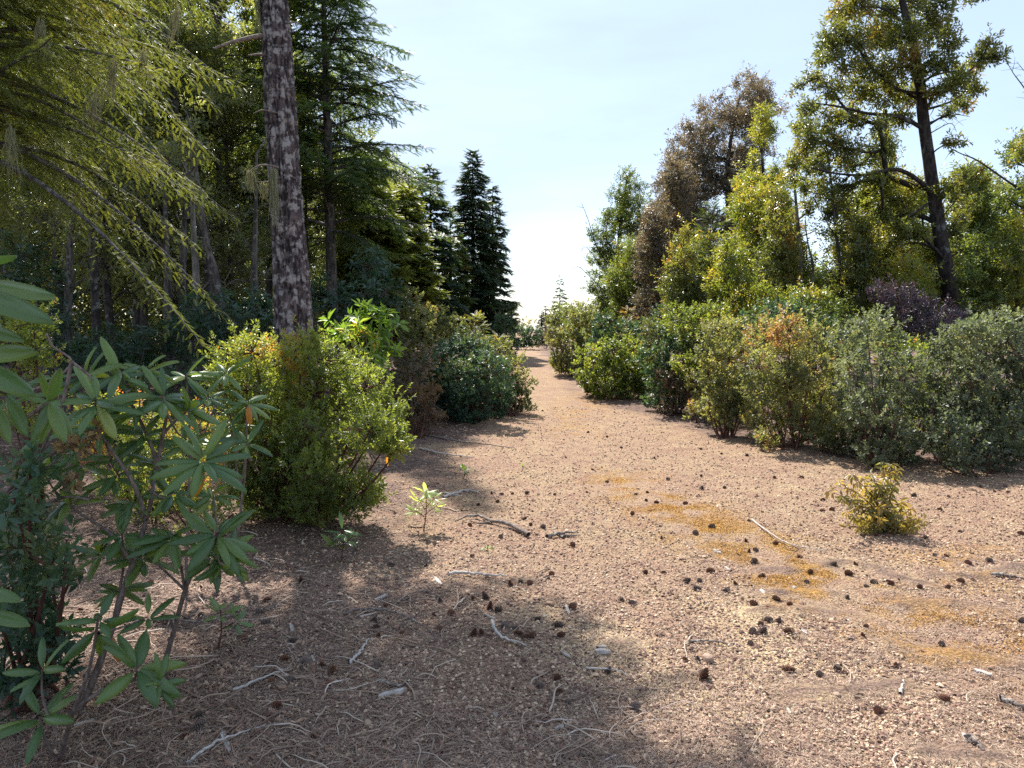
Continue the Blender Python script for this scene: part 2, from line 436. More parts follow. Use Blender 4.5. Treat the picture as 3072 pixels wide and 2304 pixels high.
M['moss'] = varmat('orange_moss', [(0.26, 0.14, 0.03), (0.55, 0.29, 0.05), (0.70, 0.43, 0.11)], 0.9, nsc=60)
M['dleaf'] = varmat('dead_leaf', [(0.10, 0.055, 0.04), (0.22, 0.12, 0.08), (0.32, 0.20, 0.13), (0.40, 0.30, 0.22)], 0.7, nsc=40)

def ground_mat():
    m, n, L, out = new_mat('gravelly_earth')
    tc = n.new('ShaderNodeTexCoord')
    def noise(sc, det=4, ro=0.6):
        x = n.new('ShaderNodeTexNoise'); x.inputs['Scale'].default_value = sc; x.inputs['Detail'].default_value = det; x.inputs['Roughness'].default_value = ro
        L(tc.outputs['Object'], x.inputs['Vector']); return x.outputs['Fac']
    def mixc(f, a, b, mode='MIX'):
        x = n.new('ShaderNodeMix'); x.data_type = 'RGBA'; x.blend_type = mode
        for i, s in ((0, f), (6, a), (7, b)):
            if isinstance(s, (int, float)): x.inputs[i].default_value = s
            elif isinstance(s, tuple): x.inputs[i].default_value = (*s, 1)
            else: L(s, x.inputs[i])
        return x.outputs[2]
    def att(k):
        a = n.new('ShaderNodeAttribute'); a.attribute_name = k; return a.outputs['Fac']
    def mr(s, a, b, c, d):
        x = n.new('ShaderNodeMapRange'); L(s, x.inputs['Value'])
        for k, q in (('From Min', a), ('From Max', b), ('To Min', c), ('To Max', d)): x.inputs[k].default_value = q
        return x.outputs[0]
    base = mixc(mr(noise(1.1, 5), 0.35, 0.65, 0, 1), (0.42, 0.275, 0.185), (0.48, 0.345, 0.21))
    base = mixc(mr(noise(5, 5), 0.42, 0.66, 0, 0.8), base, (0.34, 0.20, 0.145))
    base = mixc(att('cream'), base, (0.66, 0.49, 0.29))
    lit = mixc(mr(noise(9, 5), 0.35, 0.65, 0, 1), (0.15, 0.10, 0.085), (0.30, 0.20, 0.155))
    base = mixc(att('litter'), base, lit)
    moss = mixc(noise(30, 3), (0.34, 0.18, 0.04), (0.60, 0.33, 0.09))
    base = mixc(att('moss'), base, moss)
    base = mixc(1.0, base, mr(noise(70, 5, 0.75), 0.3, 0.7, 0.50, 1.40), 'MULTIPLY')
    vo = n.new('ShaderNodeTexVoronoi'); vo.inputs['Scale'].default_value = 75; L(tc.outputs['Object'], vo.inputs['Vector'])
    base = mixc(0.55, base, mr(vo.outputs['Distance'], 0.0, 0.75, 1.3, 0.35), 'MULTIPLY')
    p = n.new('ShaderNodeBsdfPrincipled'); p.inputs['Roughness'].default_value = 0.95; p.inputs['Specular IOR Level'].default_value = 0.15
    L(base, p.inputs['Base Color'])
    b = n.new('ShaderNodeBump'); b.inputs['Strength'].default_value = 0.9; b.inputs['Distance'].default_value = 0.010; b.invert = True
    L(vo.outputs['Distance'], b.inputs['Height'])
    b2 = n.new('ShaderNodeBump'); b2.inputs['Strength'].default_value = 0.8; b2.inputs['Distance'].default_value = 0.035
    L(noise(28, 6, 0.7), b2.inputs['Height']); L(b.outputs[0], b2.inputs['Normal']); L(b2.outputs[0], p.inputs['Normal'])
    L(p.outputs[0], out.inputs['Surface'])
    return m

# ------------------------------------------------------------------ the ground
def seg_dist(x, y, pts):
    d = np.full(np.shape(x), 1e9)
    for (a, b) in zip(pts[:-1], pts[1:]):
        a = np.asarray(a); b = np.asarray(b); ab = b - a
        t = np.clip(((x - a[0]) * ab[0] + (y - a[1]) * ab[1]) / (ab @ ab), 0, 1)
        d = np.minimum(d, np.hypot(x - a[0] - t * ab[0], y - a[1] - t * ab[1]))
    return d
LB = np.array([[0, -0.3], [2.7, -0.45], [4, -0.75], [6, -0.85], [8, -0.9], [10, -0.5], [11.2, -0.1], [15, -0.25], [25, -0.2], [45, 0.0], [100, 0]])
RB = np.array([[0, 8], [5.5, 7], [7.1, 4.6], [8.5, 3.0], [9.6, 2.6], [11, 2.1], [14, 1.5], [20, 1.3], [30, 1.4], [45, 1.5], [100, 2]])
def litter_mask(x, y):
    e = (fbm(x * 1.7, y * 1.7, seed=31, octv=4) - 0.5)
    l = np.interp(y, LB[:, 0], LB[:, 1]) - x + e * 1.6
    r = x - np.interp(y, RB[:, 0], RB[:, 1]) + e * 1.2
    m = np.clip(np.maximum(l, r) / 0.5 + 0.35, 0, 1)
    # matted litter thins out over the near half of the track
    q = np.clip((0.55 - x - (y - 2.6) * 0.10) / 0.9, 0, 1) * np.clip((9.0 - y) / 2, 0, 1)
    return np.maximum(m, q * np.clip((fbm(x * 2.6, y * 2.6, seed=35, octv=4) - 0.38) * 3.2, 0, 0.75))
MOSS = [G(*q) for q in ((1850, 1425), (1930, 1490), (2050, 1545), (2200, 1630), (2380, 1690), (2420, 1760), (2560, 1800), (2700, 1850), (2780, 1910), (2950, 1990), (3072, 2060))]
MOSS2 = [G(*q) for q in ((2950, 2050), (2700, 1900), (2720, 1800), (2860, 1700), (3072, 1660))]
MOSS3 = [G(*q) for q in ((1800, 1180), (1700, 1250), (1720, 1300))]
RIDGES = [[G(*q) for q in r] for r in (
    ((2280, 1710), (2400, 1705), (2520, 1690), (2620, 1705), (2680, 1740), (2780, 1765)),
    ((2300, 1790), (2400, 1775), (2490, 1785)), ((2250, 1850), (2320, 1830), (2420, 1840), (2560, 1850)),
    ((2680, 1940), (2760, 1965), (2870, 1975), (2960, 1990), (3072, 2010)),
    ((2380, 2090), (2520, 2085), (2620, 2070), (2700, 2060)), ((2700, 1820), (2850, 1820), (2960, 1835)),
    ((2780, 2260), (2900, 2275), (3000, 2280)), ((2800, 1735), (2930, 1740), (3050, 1700)),
    ((1840, 1950), (1880, 1950)))]
def ground():
    ny, nx = 620, 520
    y = np.concatenate([np.linspace(-6, 1.8, 12)[:-1], 1.8 * (60 / 1.8) ** np.linspace(0, 1, ny), [75, 110, 200, 500, 1500]])
    u = np.linspace(-1, 1, nx)
    X, Y = np.meshgrid(u, y)
    half = np.maximum(1.0 * np.maximum(Y, 2.2), 2.5)
    X = X * half
    edge = np.abs(np.meshgrid(u, y)[0]) > 0.995
    Xf = np.where(edge, np.sign(X) * np.maximum(np.abs(X) * 3, 60), X)
    X = Xf
    Z = ground_z(X, Y)
    Z = Z + (fbm(X * 16, Y * 16, seed=41, octv=3) - 0.5) * 0.022 * np.clip(12 / np.maximum(Y, 1), 0, 1)
    for r in RIDGES:
        d = seg_dist(X, Y, r) / (0.035 + 0.05 * vnoise(X * 5, Y * 5, seed=8))
        Z = Z + 0.014 * np.exp(-d * d)
    Z = np.where(Y > 75, np.minimum(Z, -1.0 - (Y - 75) * 0.004), Z)
    v = np.stack([X, Y, Z], -1).reshape(-1, 3)
    n1, n2 = X.shape
    i = np.arange(n1 - 1)[:, None] * n2; j = np.arange(n2 - 1)[None]
    f = np.stack([i + j, i + j + 1, i + n2 + j + 1, i + n2 + j], -1).reshape(-1, 4)
    mb = MB(); mb.add(v, f)
    o = mb.build('ground', ground_mat()); tag(o, kind='structure')
    x, yy = v[:, 0], v[:, 1]
    lit = litter_mask(x, yy)
    for r in RIDGES:
        d = seg_dist(x, yy, r); lit = np.maximum(lit, 0.9 * np.exp(-(d / (0.03 + 0.05 * vnoise(x * 6, yy * 6, seed=6))) ** 2))
    e = fbm(x * 5, yy * 5, seed=51, octv=4); e2 = fbm(x * 1.6, yy * 1.6, seed=55, octv=3)
    ms = np.clip(1.15 - seg_dist(x, yy, MOSS) / 0.55, 0, 1) * 0.9 * np.clip((e - 0.36) * 3.2, 0, 1) * np.clip((e2 - 0.22) * 4, 0, 1)
    ms = np.maximum(ms, 0.6 * np.clip(1.1 - seg_dist(x, yy, MOSS2) / 0.5, 0, 1) * np.clip((e - 0.42) * 5, 0, 1))
    ms = np.maximum(ms, 0.4 * np.clip(1.1 - seg_dist(x, yy, MOSS3) / 0.6, 0, 1) * np.clip((e - 0.45) * 6, 0, 1))
    cr = np.zeros_like(x)
    for (px, py, rr) in ((2350, 1980, 0.35), (2600, 2150, 0.45), (2300, 2200, 0.35), (2850, 2150, 0.35), (1800, 1950, 0.35), (2250, 1850, 0.3), (2700, 2300, 0.4), (2000, 2080, 0.25), (1650, 1870, 0.2), (2560, 1700, 0.15)):
        g = G(px, py); cr = np.maximum(cr, np.clip(1.3 - np.hypot(x - g[0], yy - g[1]) / rr, 0, 1))
    cr = cr * np.clip((e2 * 0.5 + e * 0.5 - 0.36) * 5, 0, 1)
    for k, a in (('litter', lit), ('moss', ms), ('cream', cr)):
        at = o.data.attributes.new(k, 'FLOAT', 'POINT'); at.data.foreach_set('value', a.astype(np.float32))
ground()
# ------------------------------------------------------------------ plant builders
def px_lobes(lst, D, dj, rng, sq=0.9):
    Cn, R = [], []
    for q in lst:
        px, py, r = q[:3]; off = q[3] if len(q) > 3 else rng.uniform(-dj, dj)
        c = P(px, py, D + off); rr = r / F * D
        Cn.append(c); R.append([rr, rr, rr * sq])
    return np.array(Cn), np.array(R)
def span_lobes(spans, n, r0, r1, D, dj, rng, sq=0.9):
    """random lobes filling an outline given as (y, x0, x1) rows in photo pixels"""
    s = np.array(spans, float); ys = np.linspace(s[0, 0], s[-1, 0], 60)
    x0 = np.interp(ys, s[:, 0], s[:, 1]); x1 = np.interp(ys, s[:, 0], s[:, 2])
    w = np.maximum(x1 - x0, 8); k = rng.choice(60, n, p=w / w.sum())
    out = []
    for i in k:
        r = rng.uniform(r0, r1); r = min(r, max(8, w[i] * 0.5))
        lo, hi = x0[i] + r * 0.8, x1[i] - r * 0.8
        x = (x0[i] + x1[i]) / 2 if hi <= lo else rng.uniform(lo, hi)
        out.append((x, ys[i] + rng.uniform(-8, 8), r))
    return px_lobes(out, D, dj, rng, sq)

def plant(name, label, cat, base, Cn, R, mat, stem_mat, ll=0.05, w=0.2, nleaf=8, inc=(25, 80), sl=0.09, cover=3.2,
          seed=1, trunk=None, tr=0.08, limbs=None, twigs=0.25, droop=0.0, group=None, up=0.5, tmpl=None, lo=0.55, parts=('foliage', 'stem'),
          limb_r=0.35, bias=0.0, extra=None, stem_r=0.010, tuft=0.0):
    rng = rs(seed)
    bz = float(ground_z(base[0], base[1])) - 0.02
    b = np.array([base[0], base[1], bz])
    rt = root(name, b, label, cat, group)
    if len(Cn):
        area = math.pi * (R[:, 0] * R[:, 2]).sum()
        n = max(20, int(cover * area / (nleaf * w * ll * ll)))
        p, d, idx = lobe_pts(Cn, R, n, rng, lo=lo)
        dr = nrm(d * 0.8 + np.array([0, 0, up]) + rng.normal(0, 0.35, d.shape))
        if tuft:
            k = rng.uniform(0, 1, len(p)) < 0.22; p[k] += (dr[k] + np.array([0, 0, 0.4])) * rng.uniform(0.0, tuft, (k.sum(), 1))
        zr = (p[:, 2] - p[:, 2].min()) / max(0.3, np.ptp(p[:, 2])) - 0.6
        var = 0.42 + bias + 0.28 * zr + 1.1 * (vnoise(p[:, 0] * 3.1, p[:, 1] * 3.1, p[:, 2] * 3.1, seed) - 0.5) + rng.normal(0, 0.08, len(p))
        mb = MB()
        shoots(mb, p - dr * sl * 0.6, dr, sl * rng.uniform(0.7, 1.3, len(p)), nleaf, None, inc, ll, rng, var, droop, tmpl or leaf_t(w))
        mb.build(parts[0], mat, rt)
    sb = MB()
    if trunk is not None:
        tp = poly(trunk, 28); trd = np.interp(np.linspace(0, 1, len(tp)), np.linspace(0, 1, len(tr)) if hasattr(tr, '__len__') else [0, 1], tr if hasattr(tr, '__len__') else [tr, tr * 0.25])
        wob = np.cumsum(rng.normal(0, 0.10, tp.shape), 0) * trd[:, None] * 0.5; wob[0] = 0
        tp = tp + wob
        tube(sb, tp, trd, 12)
        # limbs: every clump hangs on the trunk or on a clump nearer to it, whichever is closer; limbs thicken with what they carry
        hdist = np.array([np.sqrt(((tp[4:] - c) ** 2).sum(1)).min() for c in Cn]) if len(Cn) else np.zeros(0)
        order = np.argsort(hdist); par = {}; cnt = np.ones(len(Cn))
        for qn, i in enumerate(order):
            c = Cn[i]; ok = tp[4:, 2] < c[2] - 0.25 * hdist[i]
            td = np.sqrt(((tp[4:] - c) ** 2).sum(1)) + np.where(ok, 0, 3.0); k = int(np.argmin(td)); best = td[k]; par[i] = ('t', k + 4)
            for m in order[:qn]:
                dd = np.linalg.norm(Cn[m] - c) * (1.0 if Cn[m][2] < c[2] + 0.15 else 1.5) + 0.10
                if dd < best * 0.8 and dd < best: best = dd; par[i] = ('l', m)
        for i in order[::-1]:
            if par[i][0] == 'l': cnt[par[i][1]] += cnt[i]
        for i in order:
            kd, k = par[i]; a = tp[k] if kd == 't' else Cn[k]; c = Cn[i]; L = np.linalg.norm(c - a)
            midp = (a + c) / 2 + np.array([0, 0, -0.10 * L if kd == 'l' else 0.08 * L]) + rng.normal(0, 0.09 * L, 3)
            r0 = 0.007 * math.sqrt(cnt[i]) * (1 + limb_r); r1 = 0.007 * math.sqrt(max(0.6, cnt[i] - 1)) * (1 + limb_r)
            if kd == 't': r0 = min(r0 * 1.25, trd[k] * 0.7); r1 = min(r1, trd[k] * 0.6)
            tube(sb, bez(a, midp, c, 7), np.linspace(r0, r1, 7), 5, cap=False)
    else:
        for i in range(len(Cn)):
            c = Cn[i]; j = rng.normal(0, 0.05, 2)
            a = b + np.array([j[0], j[1], 0]) + np.array([(c[0] - b[0]) * 0.12, (c[1] - b[1]) * 0.12, 0])
            midp = a + (c - a) * np.array([0.62, 0.62, 0.35]) + rng.normal(0, 0.05, 3)
            tube(sb, bez(a, midp, c, 8), np.linspace(stem_r * rng.uniform(0.8, 1.6), 0.004, 8), 6, cap=False)
    if len(Cn) and twigs > 0:
        k = rng.choice(len(p), int(len(p) * twigs), replace=False)
        for i in k[:1400]:
            c = Cn[idx[i]] + (p[i] - Cn[idx[i]]) * 0.15
            m = (c + p[i]) / 2 + rng.normal(0, 0.02, 3)
            tube(sb, np.array([c, m, p[i]]), [0.006, 0.004, 0.002], 3, cap=False)
    if extra: extra(sb, rng)
    if sb.n: sb.build(parts[1], stem_mat, rt)
    return rt

def conifer(name, label, base, top, r0, zlo, Lf, nb, mat, bark, seed=1, up=0.15, droop=0.35, sp=0.09, tw=0.09, step=0.05, tmpl=None,
            group=None, az=None, trunk_pts=None, zhi=None, parts=('crown', 'trunk'), var0=0.4, hang=0.25, seg=10, dead=0, tlen=0.42, rt=None, bare=False, irr=0.10, skip=None):
    """a fir: whorled curved limbs, side twigs on both sides of each, needled shoots along the twigs"""
    rng = rs(seed)
    base = np.asarray(base, float); top = np.asarray(top, float)
    if rt is None: rt = root(name, base, label, 'fir tree', group)
    tp = poly(trunk_pts if trunk_pts is not None else [base, top], 40)
    rr = r0 * (1 - 0.93 * np.linspace(0, 1, len(tp)) ** 1.1)
    sb = MB()
    if not bare: tube(sb, tp, rr, seg)
    z0, z1 = tp[0, 2], tp[-1, 2]
    def at(z): return np.array([np.interp(z, tp[:, 2], tp[:, i]) for i in range(3)])
    zhi = zhi or z1
    pos, dr, va, sc = [], [], [], []
    ph = rng.uniform(0, 6.28)
    for i in range(nb):
        t = (i + 0.5) / nb
        z = zlo + (zhi - zlo) * t ** 0.92 + rng.uniform(-0.05, 0.05)
        a = ph + i * GA + rng.uniform(-0.3, 0.3)
        if az: a = rng.uniform(*az)
        fs = skip(a, z) if skip else 1.0
        if fs <= 0: continue
        T = min(0.995, max(0.0, (z - zlo) / (z1 - zlo)))
        L = Lf(T) * rng.uniform(0.6, 1.15) * fs
        if L < 0.06: L = 0.06
        o = at(min(z, z1 - 0.01))
        h = np.array([math.cos(a), math.sin(a), 0.0]); s = np.linspace(0, 1, 9)
        u_ = up + 0.75 * max(0, T - 0.6) + float(np.clip(rng.normal(0, irr), -0.9 * irr, 1.2 * irr))
        cz = u_ * s - droop * rng.uniform(0.5, 1.5) * s ** 2 + 0.10 * s ** 4
        side = np.array([-h[1], h[0], 0]); bend = rng.normal(0, 0.12)
        bp = o + L * (s[:, None] * h + (bend * s ** 2)[:, None] * side + cz[:, None] * np.array([0, 0, 1.0]))
        tube(sb, bp, np.linspace(min(0.012 * L + 0.004, r0 * 0.4), 0.003, 9), 4, cap=False)
        nt_ = max(3, int(L / tw)); bv = rng.normal(0, 0.08)
        for j in range(nt_):
            for sg in (-1, 1):
                q = 0.14 + 0.86 * (j + rng.uniform(0, 1)) / nt_
                q = min(q, 0.99); f = q * 8; k = int(f); f -= k
                p0 = bp[k] * (1 - f) + bp[min(k + 1, 8)] * f
                td = nrm(bp[min(k + 1, 8)] - bp[k] + 1e-6)
                an = math.radians(rng.uniform(38, 62))
                d = td * math.cos(an) + side * sg * math.sin(an) + np.array([0, 0, rng.normal(-0.05, 0.12)])
                l = min(tlen * L, tlen) * (1.12 - q) * rng.uniform(0.6, 1.2) + sp * 0.5
                m = max(1, int(l / step)); uu = (np.arange(m) + 0.7) / m
                pp = p0 + d * (uu * l)[:, None] - np.array([0, 0, 1.0]) * (hang * uu ** 2 * l)[:, None]
                al = np.where(np.arange(m) % 2 == 0, 1, -1) * rng.uniform(0.3, 0.9, m); al[-1] *= 0.2
                sd_ = np.cross(nrm(d), np.array([0, 0, 1.0]))
                dd = nrm(d) * np.cos(al)[:, None] + sd_ * np.sin(al)[:, None] + rng.normal(0, 0.14, (m, 3))
                dd[:, 2] -= hang * uu * 0.9
                pos.append(pp - nrm(dd) * sp * 0.35); dr.append(dd); va.append(np.full(m, bv) + 0.12 * (uu - 0.4)); sc.append(np.full(m, sp) * rng.uniform(0.75, 1.2, m))
        m = 3
        pos.append(bp[-3:]); dr.append(np.repeat((bp[-1:] - bp[-2:-1]) / L + rng.normal(0, 0.03, (1, 3)), 3, 0)); va.append(np.full(3, 0.2)); sc.append(np.full(3, sp))
    for i in range(dead):
        z = z0 + (zlo - z0) * (0.3 + 0.7 * rng.uniform()); a = rng.uniform(0, 6.28); o = at(z); L = rng.uniform(0.15, 0.9)
        h = np.array([math.cos(a), math.sin(a), rng.uniform(-0.3, 0.2)])
        tube(sb, bez(o, o + h * L * 0.5 + [0, 0, 0.05], o + h * L - [0, 0, 0.15 * L], 6), np.linspace(0.012, 0.003, 6), 4, cap=False)
    pos = np.concatenate(pos); dr = np.concatenate(dr); va = np.concatenate(va); sc = np.concatenate(sc)
    var = var0 + va + 0.5 * (vnoise(pos[:, 0] * 1.6, pos[:, 1] * 1.6, pos[:, 2] * 1.6, seed) - 0.5) + rng.normal(0, 0.06, len(pos))
    upv = np.array([0, 0, 1.0]) + rng.normal(0, 0.25, dr.shape)
    tv, tf = tmpl if tmpl is not None else spray_t(5, 0.30, 0.045, top=False)
    mb = MB(); scatter(mb, tv, tf, frames(dr, upv), pos, sc, var)
    mb.build(parts[0], mat, rt)
    sb.build(parts[1], bark, rt)
    return rt
SPF = spray_t(4, 0.46, 0.19, 50, False, 0.07)
SPM = spray_t(7, 0.30, 0.055, 52, False, 0.025)
SPB = spray_t(6, 0.36, 0.09, 50, False, 0.03)
SPN = spray_t(8, 0.27, 0.034, 55, True, 0.016)

def whorls(mb, cs, rng, tmpl, ll, n=8, inc=(62, 98), droop=0.12, vb=0.45):
    """rhododendron rosettes: cs = list of (centre, axis, scale)"""
    for c in cs:
        ctr, ax, s = np.asarray(c[0]), np.asarray(c[1], float), c[2]
        m = int(n + rng.integers(-1, 3)); d = nrm(ax)
        ref = np.array([1.0, 0.2, 0.1]) if abs(d[2]) > 0.8 else np.array([0.1, 0.1, 1.0])
        u = nrm(np.cross(d, ref)); w = np.cross(d, u)
        ph = np.arange(m) * 2 * math.pi / m * 1.0 + rng.uniform(0, 6.28) + rng.normal(0, 0.18, m)
        ia = np.radians(rng.uniform(inc[0], inc[1], m)); ia[: max(1, m // 5)] = np.radians(rng.uniform(15, 45, max(1, m // 5)))
        ld = d * np.cos(ia)[:, None] + (u * np.cos(ph)[:, None] + w * np.sin(ph)[:, None]) * np.sin(ia)[:, None]
        ld[:, 2] -= droop
        up = np.tile(d, (m, 1)) + rng.normal(0, 0.22, (m, 3))
        p = ctr + nrm(ld) * 0.012 - d * rng.uniform(0, 0.03, (m, 1))
        v = np.clip(vb + rng.normal(0, 0.16, m), 0, 0.92)
        scatter(mb, tmpl[0], tmpl[1], frames(ld, up), p, ll * s * rng.uniform(0.72, 1.12, m), v)
def rhodo(name, label, base, cs, joints, rng, mat, ll=0.17, tmpl=None, stem_mat=None, group=None, n=8, vb=0.45, orange=(), sr=0.011, cat='rhododendron', inc=(62, 98), droop=0.12):
    """cs: rosettes; joints: list of stem paths (lists of points)"""
    rt = root(name, base, label, cat, group)
    mb = MB(); whorls(mb, cs, rng, tmpl or leaf_big(), ll, n, vb=vb, inc=inc, droop=droop)
    mb.build('foliage', mat, rt)
    if len(orange):
        tv, tf = tmpl or leaf_big()
        for (c, d) in orange:
            ob = MB(); scatter(ob, tv, tf, frames(np.array([d], float), np.array([[0.3, -1.0, 0.3]])), np.array([c]), ll * 0.75, np.array([1.0]))
            o = ob.build('dying_leaf', mat, rt); o['label'] = 'orange leaf'
    sb = MB()
    for pth, r in joints:
        q = poly(pth, 16) if len(pth) > 2 else np.asarray(pth)
        tube(sb, q, np.linspace(r, r * 0.45, len(q)), 8)
    sb.build('stem', stem_mat or M['stem'], rt)
    return rt
# ================================================================== the left side
def gp(px, py): g = G(px, py); return (g[0], g[1])
def base3(x, y): return np.array([x, y, float(ground_z(x, y)) - 0.03])

# ---- the big fir trunk beside the path
def hero_fir():
    D = 8.0
    b = P(905, 1378, D); t1 = P(878, 918, D); t2 = P(848, 450, D); t3 = P(819, 0, D); b[2] = float(ground_z(b[0], b[1])) - 0.05
    up = (t3 - t1) / (t3[2] - t1[2])
    t4 = t3 + up * 4; t5 = t4 + np.array([0.0, 0.1, 5.5]); t5[0] += 0.1
    rt = root('fir_tree', b, 'tall fir with a bare lichen-blotched trunk rising behind the sunlit round bush', 'fir tree')
    # bark: a dense tube pushed in and out into long plates
    pts = poly([b, t1, t2, t3, t4, t5], 520); z = pts[:, 2]
    R = np.interp(z, [0, 0.3, 2.2, 5, 9, 14], [0.245, 0.205, 0.172, 0.134, 0.10, 0.03])
    seg = 84; th = np.arange(seg) / seg * 2 * math.pi
    TH, ZZ = np.meshgrid(th, z); cx, sx = np.cos(TH), np.sin(TH)
    n1 = fbm(cx * 4.6 + 9, sx * 4.6, ZZ * 3.6, 3, 3); n2 = fbm(cx * 12, sx * 12, ZZ * 11, 4, 3)
    crack = np.abs(n1 - 0.5) * 2
    disp = 0.034 * np.minimum(crack * 3.4, 1) ** 0.7 + 0.020 * (n2 - 0.5) + 0.05 * (fbm(cx * 1.3, sx * 1.3, ZZ * 0.7, 7, 2) - 0.5)
    RR = R[:, None] * (1 + 0 * TH) + (disp - 0.02) * np.minimum(1, R[:, None] / 0.13)
    v = pts[:, None, :] + np.stack([cx * RR, sx * RR, 0 * RR], -1)
    i = np.arange(len(z) - 1)[:, None] * seg; j = np.arange(seg)[None]; k = (j + 1) % seg
    f = np.stack([i + j, i + k, i + seg + k, i + seg + j], -1).reshape(-1, 4)
    mb = MB(); mb.add(v.reshape(-1, 3), f, np.clip(crack * 2.6 + (n2 - .5) * .5, 0, 1).ravel()); tr = mb.build('trunk', M['bark_fir'], rt)
    # dead limbs and stubs, each one its own part
    def stub(pp, r, d=D):
        q = poly([P(a, c, d + e) for a, c, e in pp], 14); m = MB(); tube(m, q, np.linspace(r, r * 0.35, len(q)), 7)
        m.build('dead_branch', M['twig'], rt)
    stub([(830, 105, 0), (780, 108, -.12), (720, 120, -.25), (680, 132, -.3), (640, 146, -.35)], 0.030)
    stub([(830, 170, 0), (785, 163, -.15), (745, 166, -.22)], 0.022)
    stub([(840, 505, -.1), (815, 497, -.3), (785, 495, -.34), (760, 505, -.36), (742, 522, -.38)], 0.014)
    stub([(850, 545, -.1), (800, 545, -.3), (765, 545, -.34)], 0.009)
    stub([(860, 70, -.1), (890, 68, -.25), (905, 74, -.3)], 0.010)
    stub([(860, 265, -.1), (890, 262, -.25)], 0.010)
    stub([(840, 340, -.1), (790, 330, -.3), (760, 340, -.34)], 0.010)
    # beards of lichen hanging from the stubs
    def beard(name, px, py, w, l, n, seed, off, col):
        r = rs(seed); m = MB()
        for q in range(n):
            a = r.normal(0, w * 0.35); p0 = P(px + a, py + r.uniform(-4, 6), D + off + r.normal(0, .02))
            ln = l / F * D * r.uniform(0.35, 1.0) * (1 - 0.5 * min(1, abs(a) / w)); sw = r.normal(0, 0.02, 2)
            s = np.linspace(0, 1, 8)[:, None]
            pt = p0 + np.array([sw[0] - a / F * D * 0.5, sw[1], 0]) * s ** 2 - np.array([0, 0, ln]) * s + np.cumsum(r.normal(0, 0.004, (8, 3)), 0)
            tube(m, pt, np.linspace(0.0035, 0.001, 8), 3, a=r.uniform(0, 0.6) + col, cap=False)
        m.build(name, M['lichen'], rt)
    beard('hanging_lichen', 820, 510, 17, 175, 110, 61, -.33, 0.0)
    beard('hanging_lichen', 752, 515, 16, 75, 45, 62, -.37, 0.4)
    beard('hanging_lichen', 790, 550, 22, 55, 45, 63, -.34, 0.35)
    beard('hanging_lichen', 772, 0, 8, 110, 25, 64, -.1, 0.0)
    # living crown above the picture: it throws the shade of the foreground
    conifer('x', '', pts[0], pts[-1], 0.2, 6.1, lambda T: 2.55 * (1 - T) ** 0.75 + 0.1, 190, M['fir'], M['bark2'], 21, up=0.05, droop=0.3, sp=0.19, tw=0.10, step=0.08,
            trunk_pts=[pts[0], pts[150], pts[300], pts[-1]], parts=('crown', 'limbs'), rt=rt, tmpl=SPB, bare=True, skip=lambda a, z: 0.45 if (math.sin(a) > 0.15 and z < 7.9) else (0.62 if math.cos(a) > 0.25 and z < 9.5 else 1.0))
hero_fir()

# ---- second fir, its limbs reaching over the path
def second_fir():
    D = 16.5
    b = P(1003, 1080, D); b[2] = float(ground_z(b[0], b[1])); m = P(985, 500, D); t = P(972, 40, D)
    top = t + np.array([0, 0, 5.5])
    def Lf(T):
        return np.interp(T, [0, 0.1, 0.25, 0.38, 0.5, 0.65, 1], [2.5, 2.7, 2.6, 2.1, 1.3, 0.6, 0.05])
    conifer('fir_tree', 'slender grey-barked fir with airy drooping limbs reaching over the path', b, top, 0.135, 3.2, Lf, 165, M['fir'], M['bark2'], 33,
            up=0.30, droop=0.42, sp=0.15, tw=0.08, step=0.07, trunk_pts=[b, m, t, top], dead=12, tmpl=SPB, var0=0.40, hang=0.35, tlen=0.6, irr=0.2)
second_fir()

# ---- near fir whose limbs fill the upper corner
def corner_fir():
    b = base3(-5.7, 7.6); top = b + np.array([0.2, 0.3, 13])
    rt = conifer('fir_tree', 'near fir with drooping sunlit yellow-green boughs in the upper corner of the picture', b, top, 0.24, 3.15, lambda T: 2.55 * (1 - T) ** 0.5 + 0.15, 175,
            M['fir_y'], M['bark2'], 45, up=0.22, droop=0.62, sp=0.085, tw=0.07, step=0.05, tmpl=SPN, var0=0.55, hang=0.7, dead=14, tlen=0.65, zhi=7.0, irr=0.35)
    return rt, b
rt_c, b_c = corner_fir()
def drapes():
    r = rs(66)
    for px, py, D, ln, w in ((120, 60, 6.9, 120, 12), (340, 180, 6.8, 130, 14), (290, 270, 7.0, 110, 18), (30, 380, 6.8, 170, 16), (430, 150, 6.9, 80, 9), (530, 20, 7.2, 110, 8)):
        m = MB()
        for q in range(46):
            a = r.normal(0, w * .45); p0 = P(px + a, py + abs(a) * .5 + r.uniform(-10, 30), D + r.normal(0, .05)); l = ln / F * D * r.uniform(.3, 1)
            s_ = np.linspace(0, 1, 7)[:, None]; pt = p0 - np.array([.2 * l * (px > 150) + r.normal(0, .12) * l, 0, l]) * s_ + np.cumsum(r.normal(0, .011, (7, 3)), 0)
            tube(m, pt, np.linspace(.003, .001, 7), 3, a=r.uniform(0, 1), cap=False)
        m.build('hanging_lichen', M['lichen'], rt_c)
drapes()

